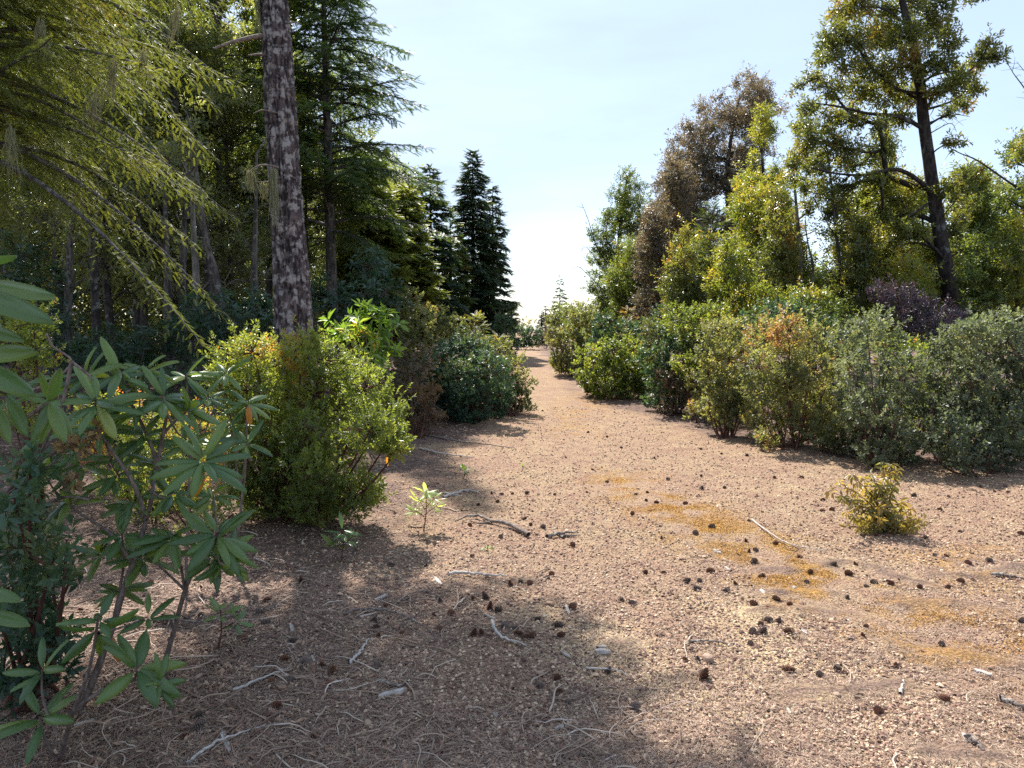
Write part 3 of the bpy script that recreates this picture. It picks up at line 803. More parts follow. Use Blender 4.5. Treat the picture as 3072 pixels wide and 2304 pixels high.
# ---- conifers beside the far end of the path
def spire(px, pytop, pybase, D, hw, label, seed, mat, nb=150, asym=None, zlo=0.9, r0=0.13, group=None, sp=0.20, power=0.75, var0=0.4, name='fir_tree'):
    t = P(px, pytop, D); b = np.array([t[0], D, float(ground_z(t[0], D)) - 0.05])
    W_ = hw / F * D
    return conifer(name, label, b, t, r0, zlo, lambda T: W_ * (1 - T) ** power, nb, mat, M['bark_dark'], seed, irr=0.22, up=0.22, droop=0.34, sp=sp, tw=0.075, step=0.07, tlen=0.6, tmpl=SPF, var0=var0, group=group, hang=0.3)
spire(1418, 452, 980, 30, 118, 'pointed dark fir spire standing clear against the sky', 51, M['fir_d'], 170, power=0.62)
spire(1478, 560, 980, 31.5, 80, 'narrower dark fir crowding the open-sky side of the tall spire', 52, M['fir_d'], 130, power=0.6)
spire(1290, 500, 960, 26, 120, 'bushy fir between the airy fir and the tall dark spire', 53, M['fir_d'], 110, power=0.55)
spire(1215, 560, 960, 22, 120, 'low yellow-green fir just behind the bright rhododendron clump', 54, M['fir_y'], 130, power=0.4)
spire(1350, 640, 980, 28, 80, 'small yellow-tinged fir hidden between two dark firs', 55, M['fir'], 70, power=0.5, var0=0.7)
spire(1100, 430, 960, 20, 150, 'yellowish fir behind the slender grey-barked trunk', 56, M['fir_y'], 140, power=0.4)
spire(1535, 905, 1010, 48, 34, 'small dark fir at the far end of the path, under the spire', 57, M['fir_d'], 40, sp=0.2)
spire(1680, 828, 1000, 60, 34, 'thin see-through young pine alone on the skyline', 58, M['fir'], 36, sp=0.2, r0=0.09, name='pine_tree', power=0.6)
spire(1637, 918, 1000, 52, 20, 'short pointed fir on the skyline, before the lone thin pine', 59, M['fir_d'], 26, sp=0.2)
spire(1625, 940, 1000, 50, 16, 'shortest fir tip on the skyline above the far bushes', 60, M['fir_d'], 22, sp=0.2)

# ---- the shaded forest: oaks with slender trunks
def oak_proto(label, seed, mat, x, y, hgt=8.0, lean=0.4, zlo=1.7, wid=1.35, cover=1.6, ll=0.10, bark='bark_oak', tr=0.085, nl=34):
    rng = rs(seed); b = base3(x, y)
    n = nl; z = zlo + (hgt - zlo) * rng.uniform(0, 1, n) ** 0.9
    wd = wid * np.interp(z / hgt, [0, 0.3, 0.6, 1.0], [0.75, 1.0, 0.95, 0.35])
    a = rng.uniform(0, 6.28, n); r = wd * np.sqrt(rng.uniform(0, 1, n))
    la = rng.uniform(0, 6.28); lx, ly = math.cos(la) * lean, math.sin(la) * lean
    Cn = np.stack([x + r * np.cos(a) + lx * z / hgt, y + r * np.sin(a) + ly * z / hgt, z + b[2]], -1)
    R = rng.uniform(0.32, 0.62, (n, 1)) * np.array([[1, 1, 0.6]])
    tk = [b, b + [lx * .2 + .06, ly * .3, hgt * .3], b + [lx * .6 - .05, ly * .5, hgt * .6], b + [lx, ly, hgt]]
    return plant('oak_tree', label, 'oak tree', (x, y), Cn, R, mat, M[bark], ll=ll, w=0.20, nleaf=7, inc=(60, 100), sl=0.12, cover=cover, seed=seed,
                 trunk=tk, tr=tr, twigs=0.14, up=1.1, lo=0.3, parts=('crown', 'trunk'), droop=0.15)
def X(px, D): return (px - 1536) / F * D * 1.0
oakA = oak_proto('shaded oak with a straight dark trunk standing nearest behind the leafy rhododendrons', 101, M['oak'], X(285, 12), 12.0)
oakB = oak_proto('shaded oak with a crooked trunk leaning towards the big fir trunk', 102, M['oak'], X(640, 13), 13.0, lean=1.3)
oakC = oak_proto('sunlit yellow-green oak filling the gap before the lichened trunk', 103, M['oak_lit'], X(660, 15), 15.0, hgt=10, wid=1.8, zlo=3.8, nl=44)
oak_spots = [
    (oakA, 345, 13.4, 1.9, 1.0, 'slim oak trunk close beside the straight dark one, a step deeper'), (oakB, 500, 14.6, 4.1, 1.05, 'oak with a black trunk in the middle of the shaded wood'),
    (oakC, 545, 16.6, 2.6, 1.1, 'oak just beyond the black trunk in the middle of the wood'), (oakB, 590, 14.2, 0.8, 0.95, 'paler oak trunk between the black one and the crooked one'),
    (oakC, 715, 15.2, 3.3, .85, 'oak half hidden behind the lichened fir trunk'), (oakB, 130, 12.8, 5.2, 1.0, 'oak deep behind the hanging corner boughs'),
    (oakA, 30, 14.5, 0.3, 1.1, 'oak at the shaded picture edge, behind the big near leaves'), (oakC, 180, 17.5, 2.0, 1.15, 'oak far in the shade between two nearer trunks'),
    (oakA, 430, 17.5, 4.8, 1.2, 'tall oak deep in the middle of the wood'), (oakC, 800, 17.5, 1.2, 1.05, 'sunlit oak just behind the lichened fir trunk'),
    (oakC, 420, 19.5, 3.0, 1.1, 'sunlit oak top showing above the dark wood'), (oakC, 915, 17.5, 1.5, 0.72, 'oak between the two fir trunks'),
    (oakC, 1085, 21.0, 3.6, 0.6, 'oak just past the slender grey fir trunk'), (oakA, -150, 13.0, 2.2, 1.0, 'oak at the outermost edge of the shaded wood'),
    (oakB, 60, 18.5, 0.9, 1.2, 'broad oak far back at the edge of the wood'), (oakA, 860, 21.0, 5.0, 1.1, 'distant oak seen past the lichened fir trunk'),
    (oakB, 650, 20.5, 5.9, 1.2, 'distant oak behind the crooked leaning one'), (oakA, 290, 20.5, 3.9, 1.25, 'distant oak behind the straight dark trunk'),
    (oakC, 1010, 22.0, 0.5, 0.9, 'sunlit distant oak behind the slender grey fir'),
]
for o, px, D, rz, sc, lb in oak_spots:
    copy_tree(o, base3(X(px, D), D), rz, sc, lb, 'oaks of the shaded wood')
for o in (oakA, oakB, oakC): o['group'] = 'oaks of the shaded wood'

# far wood that closes the view on both sides
def far_wood(name, spec, seed, label, mat):
    rng = rs(seed); mb = MB()
    for (x0, x1, y0, y1, z1, n) in spec:
        x = rng.uniform(x0, x1, n); y = rng.uniform(y0, y1, n)
        z = rng.uniform(0, 1, n) ** 1.1 * z1 * (0.75 + 0.5 * vnoise(x * 0.5, y * 0.5, seed=seed))
        p = np.stack([x, y, z], -1); d = nrm(rng.normal(size=p.shape) + [0, -0.3, 0.5])
        v = 0.45 + 0.8 * (vnoise(x * 0.9, y * 0.9, z * 0.9, seed) - 0.5)
        shoots(mb, p, d, 0.35, 7, None, (30, 90), 0.20, rng, v, 0.1, leaf_t(0.22))
    o = mb.build(name, mat); tag(o, label, 'woodland', kind='stuff')
far_wood('distant_woodland', [(-28, -7.5, 23, 27, 11, 36000), (-9.5, -4.6, 30, 38, 7.5, 9000), (-8, -3.0, 44, 60, 3.0, 3000)], 71, 'dense distant wood closing the view behind the shaded oaks', M['oak'])
far_wood('distant_woodland', [(4.5, 34, 34, 44, 4.2, 9000), (3.0, 12, 44, 66, 2.4, 2600)], 72, 'low distant wood behind the sunlit trees and bushes', M['oak_lit'])

# ---- dark understorey of rhododendron under the oaks
def small_rhodo_mass(label, lst, D, dj, seed, mat, ll, n_per, group, base=None, cover=2.4, vb=0.0, inc=(45, 95), name='rhododendron'):
    rng = rs(seed); Cn, R = px_lobes(lst, D, dj, rng)
    x = X(sum(q[0] for q in lst) / len(lst), D)
    return plant(name, label, 'rhododendron', base or (x, D), Cn, R, mat, M['stem'], ll=ll, w=0.16, nleaf=n_per, inc=inc, sl=0.04, cover=cover, seed=seed, twigs=0.5, droop=0.1,
                 group=group, up=0.9, tmpl=leaf_t(0.16, 0.05, -0.12), lo=0.4, bias=vb, stem_r=0.012)
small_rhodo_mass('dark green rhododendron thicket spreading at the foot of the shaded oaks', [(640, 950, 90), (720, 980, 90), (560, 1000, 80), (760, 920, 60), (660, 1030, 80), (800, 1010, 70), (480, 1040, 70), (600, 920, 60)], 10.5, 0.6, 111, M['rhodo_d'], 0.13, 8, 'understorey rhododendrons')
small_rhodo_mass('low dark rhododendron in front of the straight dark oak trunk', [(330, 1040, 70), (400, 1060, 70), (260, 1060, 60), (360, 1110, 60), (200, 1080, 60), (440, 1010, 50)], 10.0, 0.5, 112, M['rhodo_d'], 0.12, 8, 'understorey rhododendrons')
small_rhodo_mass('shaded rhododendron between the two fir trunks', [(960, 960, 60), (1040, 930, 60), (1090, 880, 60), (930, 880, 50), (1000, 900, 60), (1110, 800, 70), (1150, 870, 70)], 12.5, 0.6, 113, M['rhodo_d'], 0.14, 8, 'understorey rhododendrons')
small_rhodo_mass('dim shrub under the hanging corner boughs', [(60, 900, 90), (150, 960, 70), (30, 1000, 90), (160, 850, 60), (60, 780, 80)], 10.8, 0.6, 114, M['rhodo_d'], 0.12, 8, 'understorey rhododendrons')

# ---- sunlit rhododendron clump with upright bright leaves
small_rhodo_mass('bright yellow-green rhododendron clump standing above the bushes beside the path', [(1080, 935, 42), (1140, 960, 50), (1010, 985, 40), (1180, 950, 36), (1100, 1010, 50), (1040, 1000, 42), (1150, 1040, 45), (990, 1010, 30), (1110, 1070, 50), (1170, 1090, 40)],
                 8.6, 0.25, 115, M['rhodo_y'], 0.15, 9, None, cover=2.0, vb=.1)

def bush(label, lst, D, dj, seed, mat='manz', ll=0.035, base=None, cover=3.0, name='bush', cat='bush', group=None, stem='stem_red', bias=0.0, **k):
    rng = rs(seed); Cn, R = px_lobes(lst, D, dj, rng)
    if base is None:
        q = lst[int(np.argmax([a[1] for a in lst]))]; base = (float(Cn[:, 0].mean()), D)
    cz = Cn[:, 2]; sk = (cz > 0.38) & (rng.uniform(0, 1, len(Cn)) < 0.75)
    S2 = Cn[sk].copy(); S2[:, 2] *= rng.uniform(0.15, 0.6, len(S2)); S2[:, :2] += (np.array(base) - S2[:, :2]) * 0.22
    Cn = np.vstack([Cn, S2]); R = np.vstack([R * 0.88, R[sk] * 0.72])
    kw = dict(w=0.30, nleaf=9, inc=(25, 80), tuft=0.10, sl=0.07, twigs=0.12, lo=0.62, up=0.6)
    kw.update(k); ll = ll * 1.2; cover = cover * 1.35
    return plant(name, label, cat, base, Cn, R, M[mat], M[stem], ll=ll, cover=cover, seed=seed, group=group, bias=bias, **kw)

# ---- main round bush
bush('big round bright green bush beneath the lichened trunk, crossed by the trunk\'s shadow',
     [(700, 1080, 75), (760, 1060, 70), (830, 1090, 80), (900, 1060, 75), (970, 1080, 80), (1040, 1120, 75), (1100, 1170, 80), (1150, 1240, 75), (1170, 1310, 65), (1110, 1290, 85), (1030, 1230, 90),
      (940, 1180, 95), (850, 1190, 95), (760, 1170, 95), (690, 1180, 70), (740, 1270, 85), (830, 1300, 95), (930, 1310, 95), (1020, 1360, 80), (960, 1420, 85), (860, 1420, 90), (770, 1390, 85),
      (820, 1510, 80), (920, 1520, 80), (1000, 1480, 60), (880, 1580, 55), (780, 1490, 60), (960, 1580, 40), (1190, 1350, 40), (660, 1130, 50)],
     5.45, 0.55, 121, 'huck', 0.026, base=(-1.58, 5.45), cover=3.2, name='bush', sl=0.06, w=0.24, twigs=0.08, stem_r=0.012)
bush('low sunlit yellow-green huckleberry carpet behind the rhododendron stems',
     [(230, 1240, 60), (300, 1260, 70), (380, 1230, 70), (440, 1290, 80), (520, 1260, 75), (600, 1290, 75), (560, 1360, 80), (470, 1370, 80), (380, 1340, 80), (300, 1340, 60), (620, 1400, 70), (540, 1440, 60), (650, 1310, 50), (440, 1430, 60), (250, 1310, 50)],
     5.7, 0.7, 122, 'huck', 0.024, cover=1.8, bias=0.22, w=0.28, twigs=0.05, name='huckleberry_shrub', cat='shrub')
bush('small sunlit shrub at the edge of the shade, behind the big hanging leaves',
     [(40, 920, 60), (100, 960, 60), (30, 1020, 70), (110, 1060, 60), (60, 1120, 60), (10, 960, 60)], 5.6, 0.4, 123, 'huck', 0.026, cover=2.4, bias=0.15, name='huckleberry_shrub', cat='shrub')
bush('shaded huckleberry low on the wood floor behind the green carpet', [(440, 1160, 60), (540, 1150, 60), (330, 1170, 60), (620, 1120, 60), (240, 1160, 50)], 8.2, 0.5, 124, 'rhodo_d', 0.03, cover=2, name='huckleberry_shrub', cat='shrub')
bush('small-leaved trailing shrub with red tips, low under the rhododendron stems', [(560, 1500, 50), (640, 1500, 50), (700, 1540, 45), (620, 1560, 45), (500, 1480, 40), (700, 1460, 50)], 4.9, 0.3, 125, 'huck', 0.02, cover=1.4, bias=0.25, name='huckleberry_shrub', cat='shrub')
bush('dark blue-green bush crowding the bottom corner below the big leaves',
     [(40, 1480, 90), (120, 1540, 80), (200, 1620, 60), (60, 1620, 100), (150, 1700, 70), (40, 1760, 90), (220, 1720, 40), (130, 1800, 60), (30, 1900, 80), (90, 1420, 60), (-40, 1600, 120), (-30, 1800, 120)],
     2.75, 0.25, 126, 'manz_dark', 0.042, base=(-1.95, 2.9), cover=2.6, w=0.22, sl=0.08)
# ---- bushes on the far side of the big one, along the path
bush('dense blue-green manzanita bush at the bend of the path',
     [(1340, 1080, 70), (1420, 1060, 60), (1290, 1110, 45), (1400, 1140, 85), (1470, 1120, 70), (1330, 1160, 60), (1440, 1200, 80), (1370, 1220, 60), (1300, 1190, 35), (1500, 1180, 50), (1480, 1230, 45), (1400, 1050, 60)],
     10.9, 0.5, 131, 'manz_dark', 0.042, base=gp(1440, 1262), cover=3.4)
bush('pale green bush with reddish lower twigs leaning over the path edge',
     [(1500, 1060, 45), (1540, 1100, 45), (1570, 1150, 40), (1560, 1200, 40), (1520, 1150, 45), (1580, 1225, 28), (1540, 1240, 32), (1500, 1100, 40)], 11.8, 0.3, 132, 'manz', 0.04, base=gp(1545, 1250), cover=2.6)
bush('dry tan and brown shrub between the round bush and the blue-green one',
     [(1230, 1190, 40), (1280, 1180, 36), (1220, 1250, 40), (1270, 1240, 40), (1310, 1250, 28), (1240, 1300, 28), (1300, 1160, 24)], 9.6, 0.25, 133, 'tan_leaf', 0.05, base=gp(1260, 1318), cover=1.7, nleaf=10, w=0.12, up=0.1)
bush('small red-leaved shrub above the blue-green bush', [(1335, 1040, 26), (1365, 1045, 20), (1310, 1055, 20)], 12.0, 0.1, 134, 'rusty', 0.045, cover=2.4, bias=0.2)
bush('grey-green shrub behind the bright rhododendron, nearer the dark firs',
     [(1230, 900, 45), (1270, 950, 50), (1200, 950, 50), (1310, 970, 50), (1250, 1010, 55), (1180, 1020, 50), (1340, 1010, 50), (1230, 1060, 60), (1300, 1050, 40)], 14.5, 0.5, 135, 'manz', 0.055, cover=2.6, bias=-0.05)
bush('olive shrub between the small bright fir and the dark firs', [(1330, 950, 36), (1370, 980, 40), (1410, 1010, 40), (1350, 1020, 40), (1450, 1040, 36)], 15.5, 0.4, 136, 'manz', 0.055, cover=2.6)
bush('brownish shrub in the shade behind the round bush', [(1190, 1120, 50), (1240, 1120, 50), (1200, 1180, 50), (1150, 1150, 40), (1270, 1090, 40), (1220, 1060, 40)], 9.9, 0.4, 137, 'rusty', 0.04, cover=2.4)
def sap_fir(px, py0, py1, D, hw, label, seed, mat='fir_y', nb=46, var0=0.6, power=0.85):
    t = P(px, py0, D); b = base3(t[0], D); W_ = hw / F * D
    return conifer('young_fir', label, b, t, 0.03, 0.25, lambda T: W_ * (1 - T) ** power + 0.03, nb, M[mat], M['bark2'], seed, up=0.45, droop=0.25, sp=0.13, tw=0.07, step=0.06, tmpl=SPB, var0=var0, hang=0.15, seg=6)
sap_fir(1425, 945, 1150, 12.8, 85, 'bright yellow-green young fir behind the blue-green bush', 141, nb=52)
sap_fir(1495, 1010, 1150, 12.6, 50, 'smaller bright young fir beside the path-edge bush', 142, nb=36)
sap_fir(1885, 925, 1100, 17.2, 60, 'golden-green young fir rising behind the path-side bushes', 143, var0=0.85, nb=40)
sap_fir(1950, 960, 1100, 16.5, 50, 'second golden-green young fir just beside the taller golden one', 144, var0=0.85, nb=34)
sap_fir(2132, 612, 1020, 15.2, 118, 'green young fir with a thin dark stem among the golden trees', 145, 'fir', nb=84, var0=0.6, power=0.6)
sap_fir(2010, 870, 1060, 16.5, 60, 'yellow young fir before the russet-leaved trees', 146, var0=0.8, nb=36)
# ---- far bushes closing the path
bush('round dark bush closing the far end of the path', [(1560, 1010, 38), (1600, 1000, 30), (1580, 1040, 30), (1530, 1020, 30)], 40, 0.8, 151, 'manz_dark', 0.11, cover=2.6, sl=0.2)
bush('brownish bush at the far end of the path, in front of the skyline firs', [(1630, 1000, 28), (1650, 985, 26), (1625, 1035, 22), (1650, 1020, 25)], 42, 0.6, 152, 'rusty', 0.11, cover=2.6, sl=0.2)
bush('dark bush at the foot of the tall spire', [(1490, 1010, 45), (1510, 970, 30), (1530, 1050, 30), (1500, 1060, 36)], 27, 0.5, 153, 'manz_dark', 0.08, cover=2.6, sl=0.16)
bush('small grey bush on the skyline gap', [(1575, 965, 16), (1600, 970, 14), (1560, 980, 14)], 55, 0.6, 154, 'oak', 0.14, cover=1.8, sl=0.25)
# ================================================================== the right side: path-side bushes
bush('olive-green bush where the path narrows, farthest of the sunlit row',
     [(1690, 960, 45), (1740, 940, 40), (1660, 1010, 32), (1710, 1020, 50), (1760, 1000, 50), (1680, 1070, 36), (1730, 1080, 40), (1700, 1100, 24), (1780, 960, 40), (1660, 960, 24), (1790, 1040, 36)], 19.6, 0.6, 201, 'manz', 0.065, base=gp(1715, 1122), cover=2.8, sl=0.12, bias=-0.05)
bush('broad yellowish-green bush beside the narrow part of the path',
     [(1780, 1080, 55), (1840, 1060, 60), (1900, 1060, 60), (1760, 1130, 40), (1820, 1130, 60), (1890, 1120, 60), (1950, 1090, 50), (1840, 1180, 30), (1900, 1170, 36), (1770, 1160, 24), (1940, 1150, 36)], 14.3, 0.5, 202, 'huck', 0.05, base=gp(1850, 1200), cover=3.0, bias=-0.05)
bush('grey-green bush with a shadowed reddish underside, third along the path',
     [(1970, 1010, 60), (2040, 1000, 60), (2090, 1040, 55), (1960, 1080, 55), (2030, 1080, 60), (2100, 1110, 50), (1970, 1150, 40), (2000, 1200, 36), (1950, 1200, 26), (2060, 1150, 40)], 12.2, 0.5, 203, 'manz_dark', 0.045, base=gp(2020, 1238), cover=3.0, bias=0.25)
bush('upright olive bush with dark stems showing through its middle',
     [(2160, 1000, 60), (2220, 990, 55), (2120, 1060, 45), (2180, 1080, 55), (2250, 1060, 50), (2130, 1140, 40), (2200, 1160, 45), (2160, 1220, 45), (2230, 1230, 40), (2170, 1280, 34), (2120, 1230, 24)], 9.9, 0.4, 204, 'manz', 0.038, base=gp(2180, 1312), cover=3.0, bias=0.1)
bush('wide tawny green bush behind the small lone sapling',
     [(2300, 1010, 70), (2370, 1000, 70), (2440, 1020, 70), (2280, 1100, 60), (2350, 1100, 70), (2430, 1110, 70), (2510, 1080, 60), (2280, 1180, 50), (2340, 1200, 65), (2420, 1210, 60), (2500, 1180, 60), (2260, 1270, 36), (2320, 1290, 45), (2400, 1290, 45), (2470, 1280, 45), (2260, 1240, 40)], 8.9, 0.5, 205, 'manz', 0.034, base=gp(2370, 1350), cover=3.0, bias=0.14)
bush('dusty grey-green bush with dark hollows, next along from the tawny one',
     [(2540, 1020, 60), (2600, 980, 60), (2660, 1000, 60), (2560, 1110, 60), (2640, 1090, 70), (2720, 1110, 60), (2560, 1200, 60), (2640, 1200, 65), (2720, 1190, 65), (2600, 1280, 60), (2690, 1290, 60), (2560, 1310, 40), (2640, 1350, 45), (2730, 1350, 45), (2620, 1230, 70, -.5)], 7.9, 0.45, 206, 'manz_grey', 0.036, base=gp(2640, 1410), cover=2.8, bias=0.0)
bush('large silvery-green bush running out of the picture edge',
     [(2910, 1000, 55), (2970, 985, 60), (3050, 975, 65), (2850, 1040, 70), (2930, 1040, 80), (3020, 1030, 80), (2830, 1130, 70), (2920, 1140, 80), (3010, 1140, 80), (2800, 1230, 60), (2890, 1240, 80), (2990, 1240, 80), (3080, 1200, 90), (3080, 1080, 90), (3090, 1300, 90), (2960, 1320, 60), (2850, 1310, 60), (3110, 1400, 60)], 7.5, 0.5, 207, 'manz_grey', 0.038, base=(4.9, 7.9), cover=2.8, bias=-0.1)
bush('low ground-hugging bush in front of the silvery-green one',
     [(2870, 1330, 50), (2930, 1310, 50), (2900, 1380, 45), (2960, 1370, 50), (3010, 1400, 40), (2850, 1390, 30), (2790, 1330, 40), (3040, 1350, 45)], 6.9, 0.25, 208, 'manz_grey', 0.036, base=gp(2920, 1435), cover=2.8, bias=-0.12)
bush('dark purple leafless-looking shrub at the foot of the leaning trunk',
     [(2700, 900, 50), (2760, 920, 45), (2840, 960, 50), (2790, 980, 55), (2860, 1010, 50), (2720, 960, 40), (2850, 1050, 40), (2640, 880, 36)], 9.6, 0.3, 209, 'purple', 0.05, cover=3.32, w=0.14)

# ================================================================== the right side: trees
def tree(label, spans, n, r0, r1, D, dj, seed, mat, bark, trunk, tr, ll, cover=2.98, name='oak_tree', cat='oak tree', w=0.2, nleaf=8, extra_l=(), sl=0.14, inc=(35, 90), bias=0, twigs=0.15, sq=0.85, lo=0.35, droop=0.1, limb_r=0.35, extra=None, up=0.45, group=None, dup=False):
    rng = rs(seed)
    Cn, R = span_lobes(spans, int(n * 2.0), r0 * .72, r1 * .85, D, dj, rng, sq) if n else (np.zeros((0, 3)), np.zeros((0, 3)))
    if len(extra_l):
        C2, R2 = px_lobes(extra_l, D, dj, rng, sq)
        if dup: C2 = np.vstack([C2, C2 + rng.normal(0, 0.55, C2.shape) * R2]); R2 = np.vstack([R2 * 0.8, R2 * 0.7])
        Cn = np.vstack([Cn, C2]); R = np.vstack([R, R2])
    tp = [P(a, b, D) for a, b in trunk]; z = float(ground_z(tp[0][0], D)) - 0.05
    b0 = np.array([tp[0][0] + (tp[0][0] - tp[1][0]) * max(0, (tp[0][2] - z)) / max(0.1, tp[1][2] - tp[0][2]) * 0.7, D, z])
    return plant(name, label, cat, (b0[0], b0[1]), Cn, R, M[mat], M[bark], ll=ll, w=w, nleaf=nleaf, inc=inc, sl=sl, cover=cover, seed=seed, trunk=[b0] + tp, tr=tr,
                 twigs=twigs, up=up, lo=lo, parts=('crown', 'trunk'), droop=droop, bias=bias, limb_r=limb_r, extra=extra, group=group, tuft=0.16)

def bare(paths, D):
    def go(sb, rng):
        for pts, r in paths:
            q = poly([P(a, b, D + c) for a, b, c in pts], 14); tube(sb, q, np.linspace(r, r * 0.3, len(q)), 5, cap=False)
            for i in range(2, len(q) - 1, 2):
                d = rng.normal(0, 0.12, 3) + (q[i] - q[i - 1]) * 0.8
                tube(sb, bez(q[i], q[i] + d * 0.6 + rng.normal(0, .03, 3), q[i] + d, 5), np.linspace(r * 0.4, 0.002, 5), 3, cap=False)
    return go

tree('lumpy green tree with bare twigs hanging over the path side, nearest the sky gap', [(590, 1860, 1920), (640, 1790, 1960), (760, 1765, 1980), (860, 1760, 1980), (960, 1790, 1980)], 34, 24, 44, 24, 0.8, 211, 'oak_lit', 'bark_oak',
     [(1845, 930), (1850, 800), (1865, 650), (1880, 540)], (0.11, 0.09, 0.06, 0.03), 0.085, cover=2.80, bias=-0.12,
     extra_l=[(1880, 530, 28), (1905, 560, 34), (1860, 580, 34), (1895, 620, 38), (1925, 600, 26), (1830, 660, 30), (1785, 700, 24), (1775, 860, 28), (1800, 920, 32)],
     extra=bare([([(1830, 800, 0), (1790, 740, -.4), (1765, 660, -.5), (1745, 610, -.5)], 0.02), ([(1820, 880, 0), (1770, 830, -.4), (1735, 800, -.4), (1712, 812, -.4)], 0.018), ([(1830, 840, 0), (1775, 760, -.4), (1755, 740, -.5), (1740, 760, -.5)], 0.015)], 24))
tree('tall russet-leaved tree with a rounded many-peaked top against the sky', [(260, 2230, 2290), (330, 2090, 2340), (430, 2010, 2350), (560, 1960, 2330), (700, 1930, 2300), (850, 1900, 2300), (930, 1930, 2250)], 84, 28, 50, 22, 0.9, 212, 'rusty', 'bark_oak',
     [(2195, 930), (2190, 700), (2185, 480), (2215, 300)], (0.14, 0.11, 0.08, 0.03), 0.08, cover=2.54, name='madrone_tree', cat='tree',
     extra_l=[(2245, 222, 24), (2215, 250, 24), (2275, 262, 26), (2160, 290, 26), (2110, 320, 28), (2130, 360, 34), (2340, 330, 24), (2300, 300, 24), (2060, 380, 28), (2030, 420, 26), (1990, 540, 30), (1975, 560, 24), (2000, 640, 38), (1930, 720, 34), (1910, 800, 36)])
tree('slim golden-leaved tree rising in front of the russet one', [(285, 2270, 2300), (360, 2240, 2330), (450, 2220, 2340), (560, 2190, 2370), (700, 2180, 2400), (850, 2180, 2380), (950, 2150, 2350)], 52, 20, 40, 17, 0.5, 213, 'chink_y', 'bark_oak',
     [(2300, 980), (2305, 700), (2290, 500), (2285, 320)], (0.07, 0.055, 0.04, 0.015), 0.075, cover=2.36, name='chinquapin_tree', cat='tree')
tree('thin-stemmed golden tree filling the space behind the young green fir', [(700, 2060, 2130), (760, 2020, 2180), (820, 1990, 2240), (900, 1990, 2260), (1000, 2010, 2240)], 36, 24, 42, 16.3, 0.5, 214, 'chink_y', 'bark_oak',
     [(2110, 1000), (2100, 900), (2092, 800), (2095, 710)], (0.05, 0.04, 0.03, 0.012), 0.07, cover=2.27, name='chinquapin_tree', cat='tree')
tree('pale grey forked stem with sparse leaves before the bright sky hole', [(430, 2370, 2440), (560, 2330, 2480), (650, 2340, 2450), (720, 2300, 2370), (900, 2290, 2380), (960, 2300, 2460)], 24, 18, 34, 14, 0.4, 215, 'chink', 'bark_pale',
     [(2425, 1000), (2405, 880), (2400, 740), (2388, 600), (2380, 500)], (0.075, 0.055, 0.045, 0.03, 0.012), 0.075, cover=1.93, name='chinquapin_tree', cat='tree',
     extra_l=[(2310, 760, 30), (2290, 830, 34), (2350, 700, 24), (2450, 690, 20)],
     extra=bare([([(2408, 890, 0), (2370, 830, -.1), (2350, 770, -.15), (2320, 730, -.2)], 0.03), ([(2430, 900, 0.1), (2440, 800, 0.1), (2425, 740, 0.15), (2415, 660, .2)], 0.03), ([(2400, 870, 0), (2340, 840, -.2), (2290, 830, -.2)], 0.02)], 14))
tree('straight thin stem with a feathery top right of the forked pale one', [(380, 2450, 2530), (470, 2420, 2560), (560, 2440, 2560), (700, 2470, 2570), (850, 2480, 2580)], 22, 18, 30, 13, 0.35, 216, 'chink', 'bark_oak',
     [(2538, 1060), (2530, 950), (2522, 800), (2505, 650), (2495, 540), (2480, 430)], (0.045, 0.04, 0.035, 0.025, 0.02, 0.01), 0.07, cover=1.75, name='chinquapin_tree', cat='tree',
     extra_l=[(2560, 760, 26), (2480, 690, 20), (2590, 850, 30), (2500, 900, 26), (2550, 640, 24)],
     extra=bare([([(2525, 860, 0), (2480, 800, -.1), (2430, 760, -.1)], 0.012), ([(2515, 720, 0), (2470, 650, -.1), (2440, 590, -.1)], 0.012)], 13))
tree('golden-green thicket tree behind the dusty bush', [(560, 2590, 2680), (680, 2560, 2720), (780, 2540, 2760), (860, 2520, 2800), (950, 2500, 2790), (1010, 2500, 2720)], 48, 26, 46, 13.6, 0.5, 217, 'chink_y', 'bark_oak',
     [(2650, 1010), (2650, 900), (2640, 750), (2635, 600)], (0.05, 0.04, 0.03, 0.012), 0.075, cover=2.27, name='chinquapin_tree', cat='tree')
tree('low golden sapling thicket behind the tawny bush', [(850, 2250, 2330), (900, 2230, 2480), (960, 2240, 2520), (1020, 2260, 2500)], 24, 26, 44, 12.6, 0.5, 218, 'chink_y', 'bark_oak',
     [(2380, 1040), (2380, 980), (2370, 920), (2370, 880)], (0.03, 0.025, 0.02, 0.01), 0.07, cover=2.45, name='chinquapin_tree', cat='tree')
